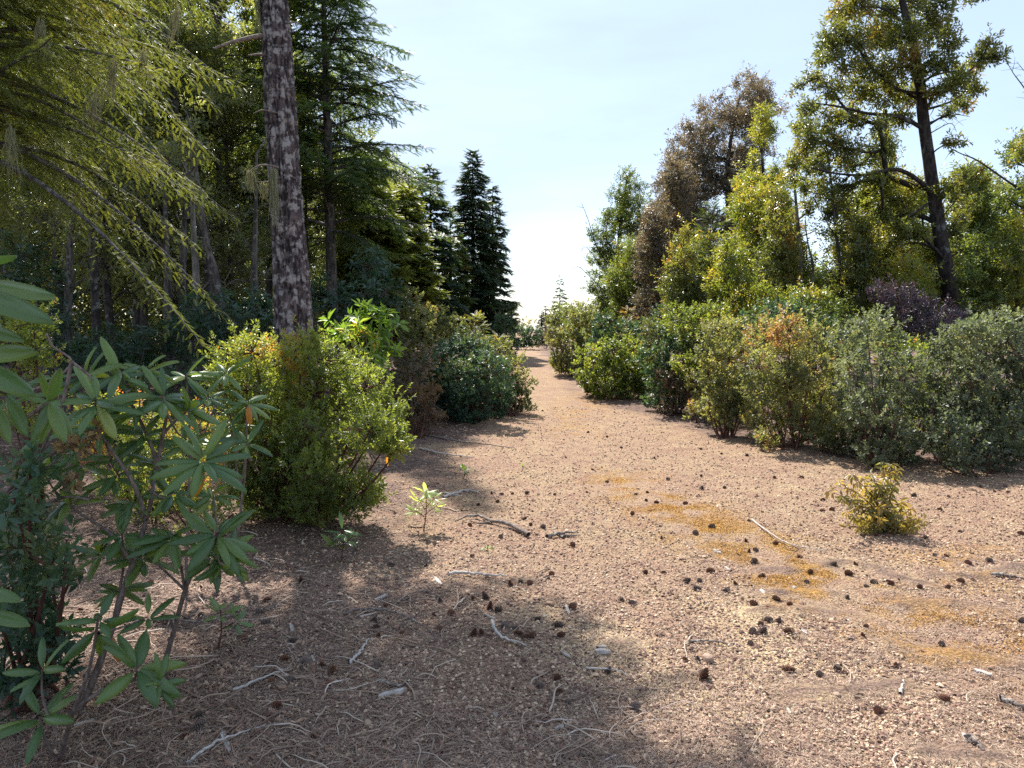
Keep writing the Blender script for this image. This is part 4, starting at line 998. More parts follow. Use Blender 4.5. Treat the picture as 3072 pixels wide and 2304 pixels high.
# the tall leaning tree
LEAN = [(2872, 960), (2842, 850), (2815, 700), (2795, 560), (2775, 420), (2762, 300), (2745, 170), (2720, 60), (2690, -80), (2660, -330)]
tree('tall tree with a leaning blackish trunk and olive-orange leaves, highest beside the path', None, 0, 0, 0, 13, 0.55, 219, 'chink', 'bark_dark', LEAN,
     (0.18, 0.165, 0.13, 0.115, 0.105, 0.095, 0.09, 0.08, 0.07, 0.05, 0.02), 0.085, cover=4.4, dup=True, name='chinquapin_tree', cat='tree', w=0.17, limb_r=0.25, twigs=0.16, sl=0.13,
     extra_l=[(2520, 30, 44), (2590, 20, 50), (2660, 30, 50), (2740, 10, 56), (2830, 20, 50), (2900, -10, 34), (2500, 100, 40), (2560, 110, 50), (2640, 110, 56), (2720, 110, 56), (2800, 100, 50), (2850, 130, 36),
              (2490, 130, 30), (2480, 170, 28), (2540, 190, 46), (2610, 200, 56), (2690, 200, 56), (2770, 200, 52), (2840, 190, 34), (2440, 235, 28), (2400, 255, 22), (2500, 270, 44), (2570, 280, 52), (2650, 290, 54), (2730, 290, 50),
              (2800, 280, 40), (2860, 265, 36), (2900, 230, 40), (2940, 180, 36), (2975, 135, 26), (2965, 160, 26), (2920, 270, 30), (2880, 310, 34), (2430, 320, 38), (2490, 350, 46), (2560, 360, 40), (2400, 380, 34), (2440, 420, 48), (2510, 430, 40), (2850, 330, 26),
              (2390, 470, 34), (2450, 490, 46), (2530, 480, 34), (2410, 560, 28), (2640, 370, 30), (2700, 360, 34), (2620, 560, 40), (2570, 600, 34), (2680, 600, 40), (2640, 640, 40), (2720, 640, 36), (2850, 560, 40), (2890, 520, 34), (2850, 430, 24), (2870, 600, 36),
              (2680, 720, 34), (2750, 700, 34), (2860, 680, 34), (2590, 680, 28), (2720, 780, 30), (2500, 620, 34), (2540, 560, 34), (2600, 480, 36), (2660, 450, 30), (2580, 760, 32), (2640, 820, 34), (2700, 860, 30), (2780, 820, 30), (2760, 880, 30), (2890, 640, 30), (2900, 740, 30), (2870, 800, 30), (2740, 560, 30), (2480, 580, 30), (2820, 640, 24), (2660, 530, 34), (2600, 540, 30), (2600, -60, 60), (2720, -80, 70), (2820, -80, 60), (2680, -180, 70), (2700, -280, 50), (2540, -60, 40), (2760, -180, 50)],
     extra=bare([([(2795, 575, 0), (2740, 530, -.2), (2680, 505, -.3), (2600, 525, -.4), (2500, 520, -.5), (2440, 505, -.6)], 0.045), ([(2775, 390, 0), (2700, 350, -.2), (2600, 340, -.4), (2520, 320, -.5), (2450, 310, -.5)], 0.04),
                 ([(2775, 330, 0), (2840, 310, .1), (2890, 280, .1), (2940, 200, .1)], 0.025), ([(2780, 370, 0), (2860, 345, .1), (2910, 350, .1)], 0.012), ([(2790, 400, 0), (2850, 370, .1), (2870, 395, .1)], 0.01),
                 ([(2800, 600, 0), (2740, 640, -.2), (2670, 680, -.3)], 0.03), ([(2830, 760, 0), (2760, 730, -.3), (2690, 735, -.4)], 0.03), ([(2770, 280, 0), (2700, 270, -.2), (2640, 230, -.3), (2590, 160, -.4)], 0.03)], 13))
tree('second upright trunk with orange-tinged leaves close beside the leaning one', [(350, 2620, 2700), (500, 2600, 2710), (700, 2580, 2720), (820, 2590, 2730)], 30, 24, 38, 14.5, 0.4, 220, 'chink', 'bark_oak',
     [(2668, 960), (2665, 800), (2662, 600), (2660, 400), (2655, 330)], (0.09, 0.08, 0.075, 0.06, 0.03), 0.075, cover=1.93, name='chinquapin_tree', cat='tree', bias=0.2)
tree('dark green tree just past the leaning trunk', [(520, 2900, 2960), (660, 2870, 3000), (780, 2880, 3010), (900, 2900, 3000)], 34, 26, 46, 14.5, 0.5, 221, 'oak_lit', 'bark_oak',
     [(2950, 960), (2945, 850), (2940, 720), (2930, 620)], (0.06, 0.05, 0.04, 0.015), 0.08, cover=2.45)
tree('tree at the picture edge with a bare limb stretching towards the leaning trunk', [(400, 3050, 3130), (480, 3010, 3160), (600, 2980, 3180), (720, 2980, 3180), (860, 2990, 3180), (950, 3000, 3180)], 44, 26, 46, 13.5, 0.5, 222, 'oak_lit', 'bark_oak',
     [(3080, 960), (3085, 800), (3090, 600), (3095, 420)], (0.09, 0.075, 0.055, 0.02), 0.08, cover=2.45,
     extra=bare([([(3090, 590, 0), (3010, 535, -.2), (2930, 480, -.3), (2880, 460, -.3), (2840, 438, -.3)], 0.022), ([(3110, 320, 0), (3070, 260, -.1), (3040, 220, -.1), (3020, 185, -.1)], 0.014), ([(3110, 250, 0), (3075, 215, -.1), (3050, 185, -.1)], 0.01)], 13.5))
tree('shady oak deep between the leaning trunk and the picture edge', [(560, 2840, 3060), (760, 2780, 3080), (900, 2780, 3080)], 30, 30, 52, 18.5, 0.7, 223, 'oak', 'bark_oak',
     [(2990, 960), (2985, 850), (2990, 760), (2995, 660)], (0.07, 0.06, 0.05, 0.02), 0.09, cover=2.45)
tree('green oak behind the golden thicket, seen under the sky hole', [(820, 2440, 2560), (880, 2300, 2640), (950, 2280, 2660)], 22, 26, 44, 19.5, 0.7, 224, 'oak_lit', 'bark_oak',
     [(2480, 980), (2480, 930), (2485, 880), (2490, 850)], (0.05, 0.05, 0.04, 0.02), 0.085, cover=2.45)

# young trees closing the gaps above the path-side bushes
for k, (lb, sp_, n_, D_, mt, tk_) in enumerate((
    ('young yellow-green tree just beyond the dark-stemmed upright bush', [(720, 2150, 2210), (820, 2110, 2260), (920, 2090, 2290), (1000, 2100, 2290)], 20, 12.5, 'chink_y', [(2190, 1010), (2185, 900), (2185, 800), (2180, 730)]),
    ('young olive tree between the golden slim tree and the forked pale stem', [(560, 2300, 2360), (680, 2270, 2390), (800, 2260, 2400), (920, 2260, 2420)], 26, 13.5, 'chink', [(2330, 980), (2330, 850), (2328, 700), (2325, 580)]),
    ('bushy golden sapling under the bare limbs of the leaning tree', [(780, 2680, 2780), (860, 2650, 2820), (940, 2640, 2830), (1000, 2650, 2800)], 22, 11.8, 'chink_y', [(2730, 1000), (2735, 920), (2735, 850), (2735, 790)]),
    ('narrow green sapling rising between the thin feathery stem and the orange-tinged trunk', [(640, 2560, 2610), (760, 2530, 2640), (880, 2520, 2660), (980, 2530, 2650)], 24, 12.8, 'chink', [(2590, 1010), (2590, 880), (2588, 760), (2585, 660)]),
    ('leafy green sapling at the outer side of the leaning trunk base', [(720, 2890, 2960), (820, 2880, 3000), (900, 2880, 3020), (970, 2880, 3000)], 22, 11.6, 'oak_lit', [(2940, 980), (2938, 880), (2936, 800), (2930, 740)]),
    ('yellowish sapling against the picture edge above the silvery bush', [(660, 3010, 3070), (780, 2990, 3110), (900, 2980, 3120)], 20, 11.5, 'chink_y', [(3050, 960), (3050, 860), (3048, 780), (3045, 690)]),
    ('russet sapling wedged between the hanging-twig tree and the russet one', [(640, 1930, 1990), (760, 1900, 2030), (860, 1890, 2060), (960, 1890, 2060)], 26, 18.5, 'rusty', [(1975, 980), (1972, 860), (1970, 760), (1968, 660)]),
    ('broad olive sapling in the middle of the tree row, above the grey-green bush', [(700, 2020, 2080), (800, 1990, 2120), (900, 1980, 2140), (990, 1990, 2130)], 24, 14.0, 'chink', [(2055, 1000), (2055, 900), (2052, 800), (2050, 720)]),
    ('low green thicket tree under the bright sky hole', [(880, 2370, 2500), (950, 2340, 2540), (1010, 2350, 2520)], 18, 11.6, 'oak_lit', [(2445, 1030), (2445, 980), (2445, 930), (2445, 890)]))):
    tree(lb, sp_, n_, 24, 44, D_, 0.4, 240 + k, mt, 'bark_oak', tk_, (0.035, 0.03, 0.022, 0.01), 0.068, cover=2.2, name='young_tree', cat='young tree', twigs=0.1)

for k, (lb, sp_, n_, D_, mt, tk_) in enumerate((
    ('full golden-olive tree behind the forked pale stem, touching the slim golden one', [(540, 2200, 2290), (640, 2180, 2400), (780, 2170, 2430), (900, 2170, 2480)], 46, 15.5, 'chink_y', [(2300, 960), (2300, 850), (2295, 700), (2290, 560)]),
    ('broad green tree behind the feathery thin stem, lit from beyond', [(600, 2500, 2620), (720, 2470, 2690), (860, 2440, 2720), (960, 2430, 2720)], 42, 15.3, 'chink', [(2580, 960), (2580, 850), (2575, 740), (2570, 620)]),
    ('full olive tree directly behind the leaning trunk', [(560, 2690, 2780), (680, 2670, 2860), (820, 2650, 2890), (930, 2650, 2890)], 42, 15.8, 'chink_y', [(2790, 960), (2785, 850), (2775, 720), (2760, 590)]),
    ('full russet-brown tree joining the rounded one to the hanging-twig tree', [(500, 1990, 2060), (640, 1950, 2150), (800, 1930, 2180), (940, 1930, 2180)], 46, 20.0, 'rusty', [(2080, 960), (2075, 820), (2065, 660), (2050, 520)]),
    ('low round-topped oak filling the space beneath the russet crown', [(740, 1850, 1930), (840, 1820, 1980), (940, 1820, 2000)], 26, 20.5, 'oak_lit', [(1910, 980), (1908, 900), (1905, 830), (1900, 770)]))):
    tree(lb, sp_, n_, 28, 56, D_, 0.8, 260 + k, mt, 'bark_oak', tk_, (0.06, 0.05, 0.035, 0.012), 0.078, cover=2.0, name='broadleaf_tree', cat='tree', twigs=0.1)
bush('dark green bush set back between the farthest two path-side bushes'.replace('farthest two', 'first two'), [(1820, 980, 50), (1880, 1000, 55), (1800, 1040, 50), (1940, 1000, 55), (1990, 960, 50), (1860, 1060, 50)], 16.2, 0.4, 271, 'manz_dark', 0.05, cover=2.8, bias=.1)
bush('yellow-tipped bush set back behind the grey-green third bush', [(2080, 960, 55), (2140, 950, 55), (2100, 1020, 55), (2160, 1040, 50), (2040, 960, 50), (2120, 1100, 45)], 11.6, 0.4, 272, 'huck', 0.04, cover=2.6)
bush('dense dark bush filling the hollow behind the tawny one', [(2280, 960, 60), (2350, 950, 60), (2420, 960, 60), (2500, 1000, 50), (2560, 1020, 40), (2300, 1040, 60), (2460, 1050, 60), (2540, 1050, 60)], 10.6, 0.4, 273, 'manz_dark', 0.045, cover=2.8, bias=.15)
bush('yellow-green bush behind the dusty one and the silvery one', [(2620, 1000, 50), (2760, 1070, 60), (2680, 1060, 60), (2800, 1140, 60)], 9.0, 0.4, 274, 'huck', 0.04, cover=2.6, bias=-.1)
bush('small tawny bush bridging the upright olive bush and the grey-green one', [(2090, 1140, 40), (2110, 1190, 40), (2080, 1230, 28), (2130, 1240, 28)], 10.9, 0.25, 275, 'manz', 0.04, cover=2.8, bias=.25)
bush('low spreading bush in the gap at the foot of the tawny and dusty ones', [(2480, 1250, 45), (2540, 1270, 45), (2510, 1320, 36), (2570, 1340, 30), (2450, 1310, 30)], 8.2, 0.2, 276, 'manz', 0.038, cover=2.8, bias=.05)
bush('low russet bush at the shaded foot of the hedge by the bend', [(2000, 1130, 34), (2060, 1190, 34), (2030, 1150, 30)], 11.7, 0.2, 277, 'rusty', 0.04, cover=2.6)

for k, (px, top, lean, D_, lb) in enumerate(((205, 560, 18, 11.0, 'thin grey stem standing just in front of the shaded oaks, beside the corner boughs'), (505, 520, -14, 11.4, 'thin dark stem in front of the oak with the black trunk'),
        (545, 480, 12, 11.6, 'slim stem close to the thin dark one in the middle of the wood'), (597, 430, -20, 11.2, 'pale slim stem between the dark ones and the crooked leaning stem'),
        (665, 380, -95, 11.0, 'crooked stem leaning away from the lichened trunk'), (760, 460, 10, 11.8, 'slim stem just beside the lichened trunk'))):
    tree(lb, [(top - 60, px + lean - 60, px + lean + 60), (top + 160, px + lean - 80, px + lean + 80)], 5, 20, 34, D_, 0.4, 300 + k, 'oak', 'bark_pale' if k in (3,) else 'bark2',
         [(px, 1030), (px + lean * .15, 860), (px + lean * .55, 700), (px + lean, top)], (0.07, 0.06, 0.048, 0.02), 0.08, cover=1.2, name='slender_tree', cat='tree', twigs=0.3,
         extra=bare([([(px + lean * .1, 880, 0), (px + 40, 840, -.1), (px + 80, 850, -.2)], 0.012), ([(px + lean * .4, 760, 0), (px - 40, 700, -.1), (px - 70, 640, -.2)], 0.014)], D_))
# ================================================================== rhododendrons close to the camera
RB_ = leaf_big(0.135, 0.24, 0.07)
def main_rhodo():
    rng = rs(301); D = 2.75
    def p(x, y, o=0): return P(x, y, D + o)
    b = p(215, 2235); b[2] = float(ground_z(b[0], b[1])) - 0.02
    cs = [((p(361, 1111, .1)), (0.2, -.2, 1), 1.0), (p(491, 1189, .1), (.3, -.2, 1), 1.0), (p(569, 1226, .2), (.5, -.1, .9), .95), (p(287, 1200, -.1), (0, -.3, 1), 1.05), (p(611, 1370, -.1), (.3, -.3, 1), 1.15),
          (p(287, 1275, 0), (-.2, -.3, .9), .95), (p(468, 1385, .2), (.2, -.2, 1), .85), (p(204, 1500, 0), (-.3, -.3, .9), .95), (p(430, 1300, .1), (.1, -.3, .9), .8),
          (p(514, 1600, .0), (.2, -.2, 1), .95), (p(653, 1600, -.05), (.4, -.3, .9), 1.05), (p(366, 1600, 0), (.1, -.2, 1), .85), (p(650, 1660, .05), (.6, -.2, .5), .9),
          (p(430, 1665, .1), (.2, -.2, .9), .9), (p(700, 1670, .1), (.8, -.1, .5), .85), (p(665, 1700, 0), (.6, -.3, -.3), .7), (p(356, 1767, .1), (0, -.3, .9), .75)]
    ex = [((p(150, 1290, .1), (-.2, -.2, 1), .8)), ((p(240, 1380, .1), (0, -.2, 1), .8)), ((p(350, 1420, .1), (.2, -.2, .9), .8)), ((p(560, 1320, .2), (.2, -.2, .9), .75)), ((p(520, 1480, .1), (.3, -.2, .8), .8)),
          ((p(400, 1500, .1), (-.1, -.3, .9), .7)), ((p(300, 1650, .1), (-.2, -.2, .9), .75)), ((p(250, 1120, .1), (-.2, -.2, 1), .9)), ((p(440, 1100, .2), (.2, -.1, 1), .8)), ((p(130, 1420, .0), (-.2, -.3, .9), .8)), ((p(340, 1270, .15), (.1, -.2, .9), .8)), ((p(420, 1200, .1), (.1, -.2, .9), .75))]
    t1 = p(255, 2100); t2 = p(335, 1890); t3 = p(440, 1560, .05); t4 = p(470, 1400, .1)
    st = [([b, t1, t2, p(380, 1740), t3, t4], .016), ([t4, p(455, 1340, .1), p(410, 1240, .1), p(375, 1180, .1), p(361, 1115, .1)], .009), ([t4, p(490, 1300, .12), p(500, 1240, .1), p(491, 1190, .1)], .009),
          ([p(490, 1300, .12), p(530, 1260, .2), p(569, 1226, .2)], .007), ([t3, p(400, 1450), p(320, 1330), p(287, 1275), p(287, 1200, -.1)], .009), ([t3, p(460, 1480), p(468, 1385, .2)], .007),
          ([p(400, 1690), p(330, 1600), p(240, 1540), p(204, 1500)], .008)]
    b2 = p(470, 2030, .2); b2[2] = float(ground_z(b2[0], b2[1])) - 0.02
    st += [([t2, p(370, 1700, .05), p(366, 1600)], .007)]
    for e_, par_ in zip(ex, ((204, 1500), (287, 1275), (320, 1330), (500, 1240), (460, 1480), (440, 1560), (330, 1600), (287, 1200), (375, 1180), (204, 1500), (320, 1330), (410, 1240))):
        a_ = p(par_[0], par_[1], .03); st.append(([a_, (a_ + e_[0]) / 2 + np.array([0, 0, -.02]), e_[0]], .005))
    rhodo('rhododendron', 'large-leaved rhododendron with bare grey stems curving up from the needle-covered ground', b, cs[:9] + [cs[11], cs[16]] + ex, st, rng, M['rhodo'], 0.15, RB_, n=10,
          orange=[(p(330, 1905, -.0), (0.3, -.2, -1)), (p(610, 1435, 0), (-.7, 0.1, -1))])
    st2 = [([b2, p(520, 1900, .15), p(555, 1770, .1), p(590, 1700, .05), p(640, 1640, .0), p(653, 1600, -.05)], .011), ([p(555, 1770, .1), p(540, 1690, .05), p(514, 1600)], .007),
           ([p(590, 1700, .05), p(650, 1690, .05), p(700, 1670, .1)], .006), ([p(640, 1640), p(655, 1680, 0), p(665, 1700)], .005), ([p(555, 1770, .1), p(480, 1700, .1), p(430, 1665, .1)], .006)]
    rhodo('rhododendron', 'thinner rhododendron leaning outward over the sun-flecked needles', b2, [cs[9], cs[10], cs[12], cs[13], cs[14], cs[15], (p(640, 1480, .2), (.3, -.2, .9), .6)],
          st2 + [([p(653, 1600, -.05), p(640, 1480, .2)], .005)], rs(302), M['rhodo'], 0.15, RB_, n=11)
    # low rosettes in front
    D2 = 2.35
    def q(x, y, o=0): return P(x, y, D2 + o)
    b3 = q(180, 2304, .1); b3[2] = float(ground_z(b3[0], b3[1])) - 0.02
    cs3 = [(q(296, 1845), (.1, -.3, 1), .8), (q(290, 1905), (.2, -.6, -.5), .8), (q(412, 1998), (.3, -.3, .8), .95), (q(444, 1850, .3), (.2, -.2, 1), .6), (q(120, 2150), (-.2, -.4, .9), .9), (q(486, 2050), (.5, -.2, .3), .5),
           (q(125, 2010), (-.1, -.4, .9), .7)]
    st3 = [([b3, q(215, 2150), q(270, 2000), q(296, 1845)], .009), ([q(230, 2120), q(330, 2060), q(400, 2040), q(412, 1998)], .007), ([q(400, 2040), q(450, 2045), q(486, 2050)], .004), ([b3, q(140, 2230), q(120, 2150)], .007),
           ([q(170, 2200), q(130, 2100), q(125, 2010)], .006), ([q(296, 1900), q(370, 1880, .2), q(444, 1850, .3)], .005)]
    rhodo('rhododendron', 'low dark rhododendron shoots at the bottom edge, below the tall-stemmed one', b3, cs3, st3, rs(303), M['rhodo'], 0.17, RB_, n=6, inc=(50, 95))
main_rhodo()
def edge_rhodo():
    D = 1.55
    def p(x, y, o=0): return P(x, y, D + o)
    b = base3(-1.75, 1.9)
    rt = rhodo('rhododendron', 'very close rhododendron whose big blurred leaves reach in from the picture edge', b,
          [(p(15, 1178, .15), (-.1, -.2, 1), .9)], [([b, p(-160, 1700), p(-120, 1300), p(-90, 1150), p(15, 1178, .15)], .012), ([p(-120, 1300), p(-40, 1330, .1), p(148, 1205, .1)], .008), ([p(-120, 1300), p(-140, 1000), p(-60, 900)], .01)],
          rs(311), M['rhodo'], .14, RB_, n=5)
    # hand-placed large leaves: (root px, tip px, width roll)
    ms_ = [MB(), MB(), MB()]; tv, tf = leaf_big(0.15, 0.10, 0.05)
    for (x0, y0, x1, y1, dz, up) in [(-110, 840, 158, 858, 0, (0.1, -.5, .9)), (-100, 860, 155, 940, -.04, (.2, -.6, .8)), (-110, 960, 66, 1000, 0, (.1, -.5, .9)), (-100, 1060, 95, 1040, .02, (0, -.8, .6)), (-100, 1080, 100, 1170, 0, (.2, -.7, .7)),
                                   (-80, 795, 48, 790, 0, (0, -.3, -1)), (-120, 900, 20, 1010, .05, (.3, -.6, .6)),
                                   (148, 1205, 80, 1330, .1, (-.2, -1, .3)), (148, 1205, 190, 1325, .08, (.3, -1, .3)), (148, 1205, 110, 1330, .12, (-.1, -1, .2)), (148, 1205, 210, 1300, .12, (.4, -.8, .2)), (148, 1205, 40, 1170, .1, (0, -.5, 1)),
                                   (20, 1185, 75, 1310, .1, (.2, -1, .3)), (-30, 1200, 20, 1330, .08, (.1, -1, .3)), (148, 1205, 175, 1110, .12, (.3, -.9, .1)), (148, 1205, 110, 1120, .14, (-.1, -.9, .2)), (15, 1180, 100, 1140, .15, (.1, -.6, .9)),
                                   (-60, 1760, 60, 1790, 0, (0, -.4, .9)), (-60, 1830, 85, 1860, 0, (0, -.4, .9)), (-60, 1800, 40, 1810, .05, (0, .4, -.9))]:
        mb = ms_[0 if y0 < 1100 and x0 < 0 else (2 if y0 > 1500 else 1)]; a = p(x0, y0, dz); c = p(x1, y1, dz - .03); d = c - a; l = np.linalg.norm(d)
        scatter(mb, tv, tf, frames(d[None], np.array([up], float)), a[None], l * 1.0, np.array([0.45 + 0.1 * math.sin(x1)]))
    for m_ in ms_: m_.build('leaf_spray', M['rhodo'], rt)
edge_rhodo()
def mid_rhodos():
    D = 4.3
    def p(x, y, o=0): return P(x, y, D + o)
    for nm, lb, b, cs, sd in (
        ('a', 'small pale rhododendron standing before the sunlit huckleberries', (560, 1780), [(p(560, 1120, .1), (.2, -.2, 1), 1.1), (p(680, 1115, .2), (.2, -.2, 1), 1.0), (p(620, 1190, 0), (.1, -.2, 1), .9)], 321),
        ('b', 'rhododendron with drooping grey-green leaves touching the round bush', (700, 1680), [(p(741, 1200, .1), (.2, -.3, .9), 1.1), (p(741, 1325, 0), (.3, -.2, .9), 1.0), (p(690, 1270, .1), (0, -.2, 1), .8), (p(640, 1330, .1), (0, -.3, .9), .8)], 322)):
        bb = P(b[0], b[1], D); bb[2] = float(ground_z(bb[0], bb[1])) - .02
        top = cs[0][0]; st = [([bb, (bb * .4 + top * .6) + [0.02, 0, 0], top], .010)]
        m = bb * .5 + top * .5
        for c in cs[1:]: st.append(([m, (m + c[0]) / 2 + [0, 0, -.03], c[0]], .007))
        rhodo('rhododendron', lb, bb, cs, st, rs(sd), M['rhodo'], 0.17, leaf_big(0.14, .22, .05, 6), n=9,
              orange=[(p(745, 1215, 0), (0.1, -.2, -1))] if nm == 'b' else ())
mid_rhodos()
def twig_tangle():
    # dry branch with dead brown seed heads among the big leaves
    D = 2.6
    def p(x, y, o=0): return P(x, y, D + o)
    b = base3(p(-100, 2100)[0], 2.65)
    rt = root('dead_branch', b, 'dry grey branch with brown withered flower heads among the big leaves', 'branch')
    sb = MB()
    for pts, r in (([b, p(-60, 1700), p(10, 1490), p(120, 1380), p(230, 1330), p(290, 1290)], .011), ([p(0, 1505), p(120, 1515), p(200, 1490), p(270, 1500)], .008), ([p(-40, 1530), p(80, 1440), p(190, 1370)], .006),
                   ([p(60, 1180), p(150, 1150), p(215, 1085), p(160, 1040), p(140, 1000)], .006), ([p(215, 1085), p(260, 1120), p(280, 1140)], .006), ([p(215, 1085), p(190, 1200), p(150, 1300), p(100, 1400)], .007)):
        q = poly(pts, 16); tube(sb, q, np.linspace(r, r * .5, 16), 6)
    sb.build('branch', M['stem'], rt)
    rng = rs(331)
    for c in (p(290, 1290), p(245, 1340), p(220, 1450), p(195, 1330)):
        mb = MB(); n = 26; d = nrm(rng.normal(size=(n, 3))); scatter(mb, *leaf_t(.3, .15), frames(d, rng.normal(size=(n, 3))), c + d * .012, .035, rng.uniform(0, .7, n)); mb.build('seed_head', M['tan_leaf'], rt)
twig_tangle()

# ================================================================== seedlings and the lone sapling
def seedling(name, label, px, py, pytop, n, ll, seed, mat='pale', cat='seedling', lean=0.02, w=0.3, extra=()):
    g = G(px, py); b = base3(g[0], g[1]); b[2] += 0.02
    h = (P(px, pytop, g[1])[2] - b[2]); t = b + np.array([lean, 0, h]); rng = rs(seed)
    rt = root(name, b, label, cat); mb = MB(); sb = MB()
    tube(sb, poly([b, (b + t) / 2 + [0.012, 0, 0], t], 8), np.linspace(.005, .003, 8), 5)
    whorls(mb, [(t, (0.1, -.1, 1), 1)] + [(b + (t - b) * f + np.array([dx, rng.uniform(-.03, .03), 0]), (dx * 5, 0, .8), .8) for f, dx in extra], rng, leaf_big(w * .5, .12, .02, 5), ll, n, inc=(55, 100))
    for f, dx in extra:
        tube(sb, np.array([b + (t - b) * f * .7, b + (t - b) * f + np.array([dx, 0, 0])]), [.003, .002], 4)
    mb.build('foliage', M[mat], rt); sb.build('stem', M['stem_red'], rt)
seedling('seedling', 'knee-high pale rhododendron seedling lit by the sun beside the big bush\'s shadow', 1270, 1590, 1470, 9, .11, 341, extra=[(.6, .07), (.55, -.08), (.8, -.05), (.8, .06)])
seedling('seedling', 'grey-green seedling rising from the shade at the foot of the round bush', 1020, 1690, 1585, 8, .12, 342, 'rhodo', extra=[(.7, .05), (.6, -.05)])
seedling('seedling', 'dull thin-stemmed seedling on the sun-flecked needles', 652, 1965, 1830, 6, .10, 343, 'rhodo', extra=[(.7, .07)])
seedling('seedling', 'tiny yellow-green sprig at the edge of the bush shadow', 1388, 1432, 1405, 7, .10, 344, 'rhodo_y')
seedling('seedling', 'tiny fresh green sprig in the bush shadow nearer the path', 1562, 1412, 1398, 5, .07, 345, 'rhodo_y')
seedling('seedling', 'tiny yellow leaf sprig standing alone on the pinkish litter', 1452, 1652, 1640, 5, .045, 346, 'rhodo_y')
def dry_stems():
    g = G(1075, 1510); b = base3(*g); rt = root('dry_stem', b, 'cluster of thin reddish dry stems with one yellow leaf beside the round bush', 'plant')
    sb = MB(); rng = rs(351)
    for x, y in ((1100, 1400), (1120, 1370), (1065, 1430), (1180, 1360), (1050, 1440)):
        t = P(x, y, g[1]); tube(sb, poly([b, (b + t) / 2 + rng.normal(0, .02, 3), t], 8), np.linspace(.006, .002, 8), 4)
    sb.build('stem', M['stem_red'], rt)
    mb = MB(); tv, tf = leaf_big(.12, .2, .03, 5); scatter(mb, tv, tf, frames(np.array([[.05, 0, -1.]]), np.array([[0, -1., .2]])), P(1160, 1365, g[1])[None], .1, np.array([1.0]))
    mb.build('leaf', M['rhodo'], rt)
dry_stems()
def lone_sapling():
    g = G(2655, 1592); D = g[1]; b = base3(g[0], D); b[2] += .02
    rt = root('sapling', b, 'small lone sapling with drooping olive leaves standing on the open gravel', 'sapling')
    rng = rs(361); sb = MB(); pos, dr = [], []
    tips = [(2650, 1395), (2672, 1400), (2690, 1415), (2560, 1430), (2520, 1450), (2498, 1478), (2535, 1500), (2590, 1440), (2620, 1430), (2600, 1470), (2560, 1470), (2640, 1460), (2680, 1460), (2610, 1510), (2570, 1520), (2650, 1500),
            (2700, 1510), (2730, 1530), (2690, 1545), (2640, 1550), (2600, 1560), (2720, 1560), (2750, 1555), (2570, 1555), (2660, 1575), (2620, 1580), (2700, 1580), (2590, 1585), (2740, 1580), (2640, 1520), (2670, 1530), (2545, 1540), (2620, 1545), (2765, 1565), (2555, 1580)]
    for x, y in tips:
        o = rng.uniform(-.22, .22) * (1 if y > 1450 else .5); t = P(x, y, D + o); t[2] = max(t[2], b[2] + .03)
        m = b + (t - b) * np.array([.35, .35, .6]); q = poly([b, m, t], 9); tube(sb, q, np.linspace(.006, .002, 9), 4, cap=False)
        for f in (8, 7, 6, 5):
            pos.append(q[f]); d = q[f] - q[f - 1]; dr.append(d / np.linalg.norm(d) + rng.normal(0, .25, 3))
    pos, dr = np.array(pos), np.array(dr); mb = MB()
    shoots(mb, pos, dr, .03, 7, None, (60, 110), .065, rng, rng.uniform(.1, .8, len(pos)), .55, leaf_t(.17, .1, -.15))
    mb.build('foliage', M['sap'], rt); sb.build('stem', M['stem_red'], rt)
lone_sapling()

# ================================================================== what lies on the ground
PLACES = []     # landmark name, world xy
def lm(name, px, py): PLACES.append((name, G(px, py)))
for a in (('the small lone sapling', 2655, 1590), ('the pale knee-high seedling', 1270, 1590), ('the long forked dark stick', 1510, 1580), ('the curved white root', 1520, 1930), ('the thin arching bleached twig', 2370, 1620),
          ('the split white wood chip in the shade', 1172, 2097), ('the pale round stone beside the large cone', 2125, 2000), ('the bottom corner of the gravel', 2900, 2270), ('the yellow leaf sprig on the litter', 1452, 1650),
          ('the dull seedling', 652, 1960), ('the tapering white stick end', 2950, 2030), ('the bend of the path by the blue-green bush', 1560, 1265), ('the thin grey arched twig', 1130, 1860), ('the heap of cones by the litter ridge', 2310, 1830),
          ('the low ground-hugging bush', 2920, 1450), ('the squared tan stone', 1402, 1885), ('the white twin chips', 1805, 1965), ('the orange moss streak\'s far end', 1870, 1440), ('the picture-edge bush', 3050, 1500)):
    lm(*a)
ORD = ['first', 'second', 'third', 'fourth', 'fifth', 'sixth', 'seventh', 'eighth', 'ninth', 'tenth', 'eleventh', 'twelfth', 'thirteenth', 'fourteenth', 'fifteenth', 'sixteenth', 'seventeenth', 'eighteenth', 'nineteenth', 'twentieth',
       'twenty-first', 'twenty-second', 'twenty-third', 'twenty-fourth', 'twenty-fifth', 'twenty-sixth', 'twenty-seventh', 'twenty-eighth', 'twenty-ninth', 'thirtieth', 'thirty-first', 'thirty-second', 'thirty-third', 'thirty-fourth', 'thirty-fifth', 'thirty-sixth', 'thirty-seventh', 'thirty-eighth', 'thirty-ninth', 'fortieth']
def zz(seq, ox, oy): return [(ox + a / 2.16, oy + b / 2.16) for a, b in seq]
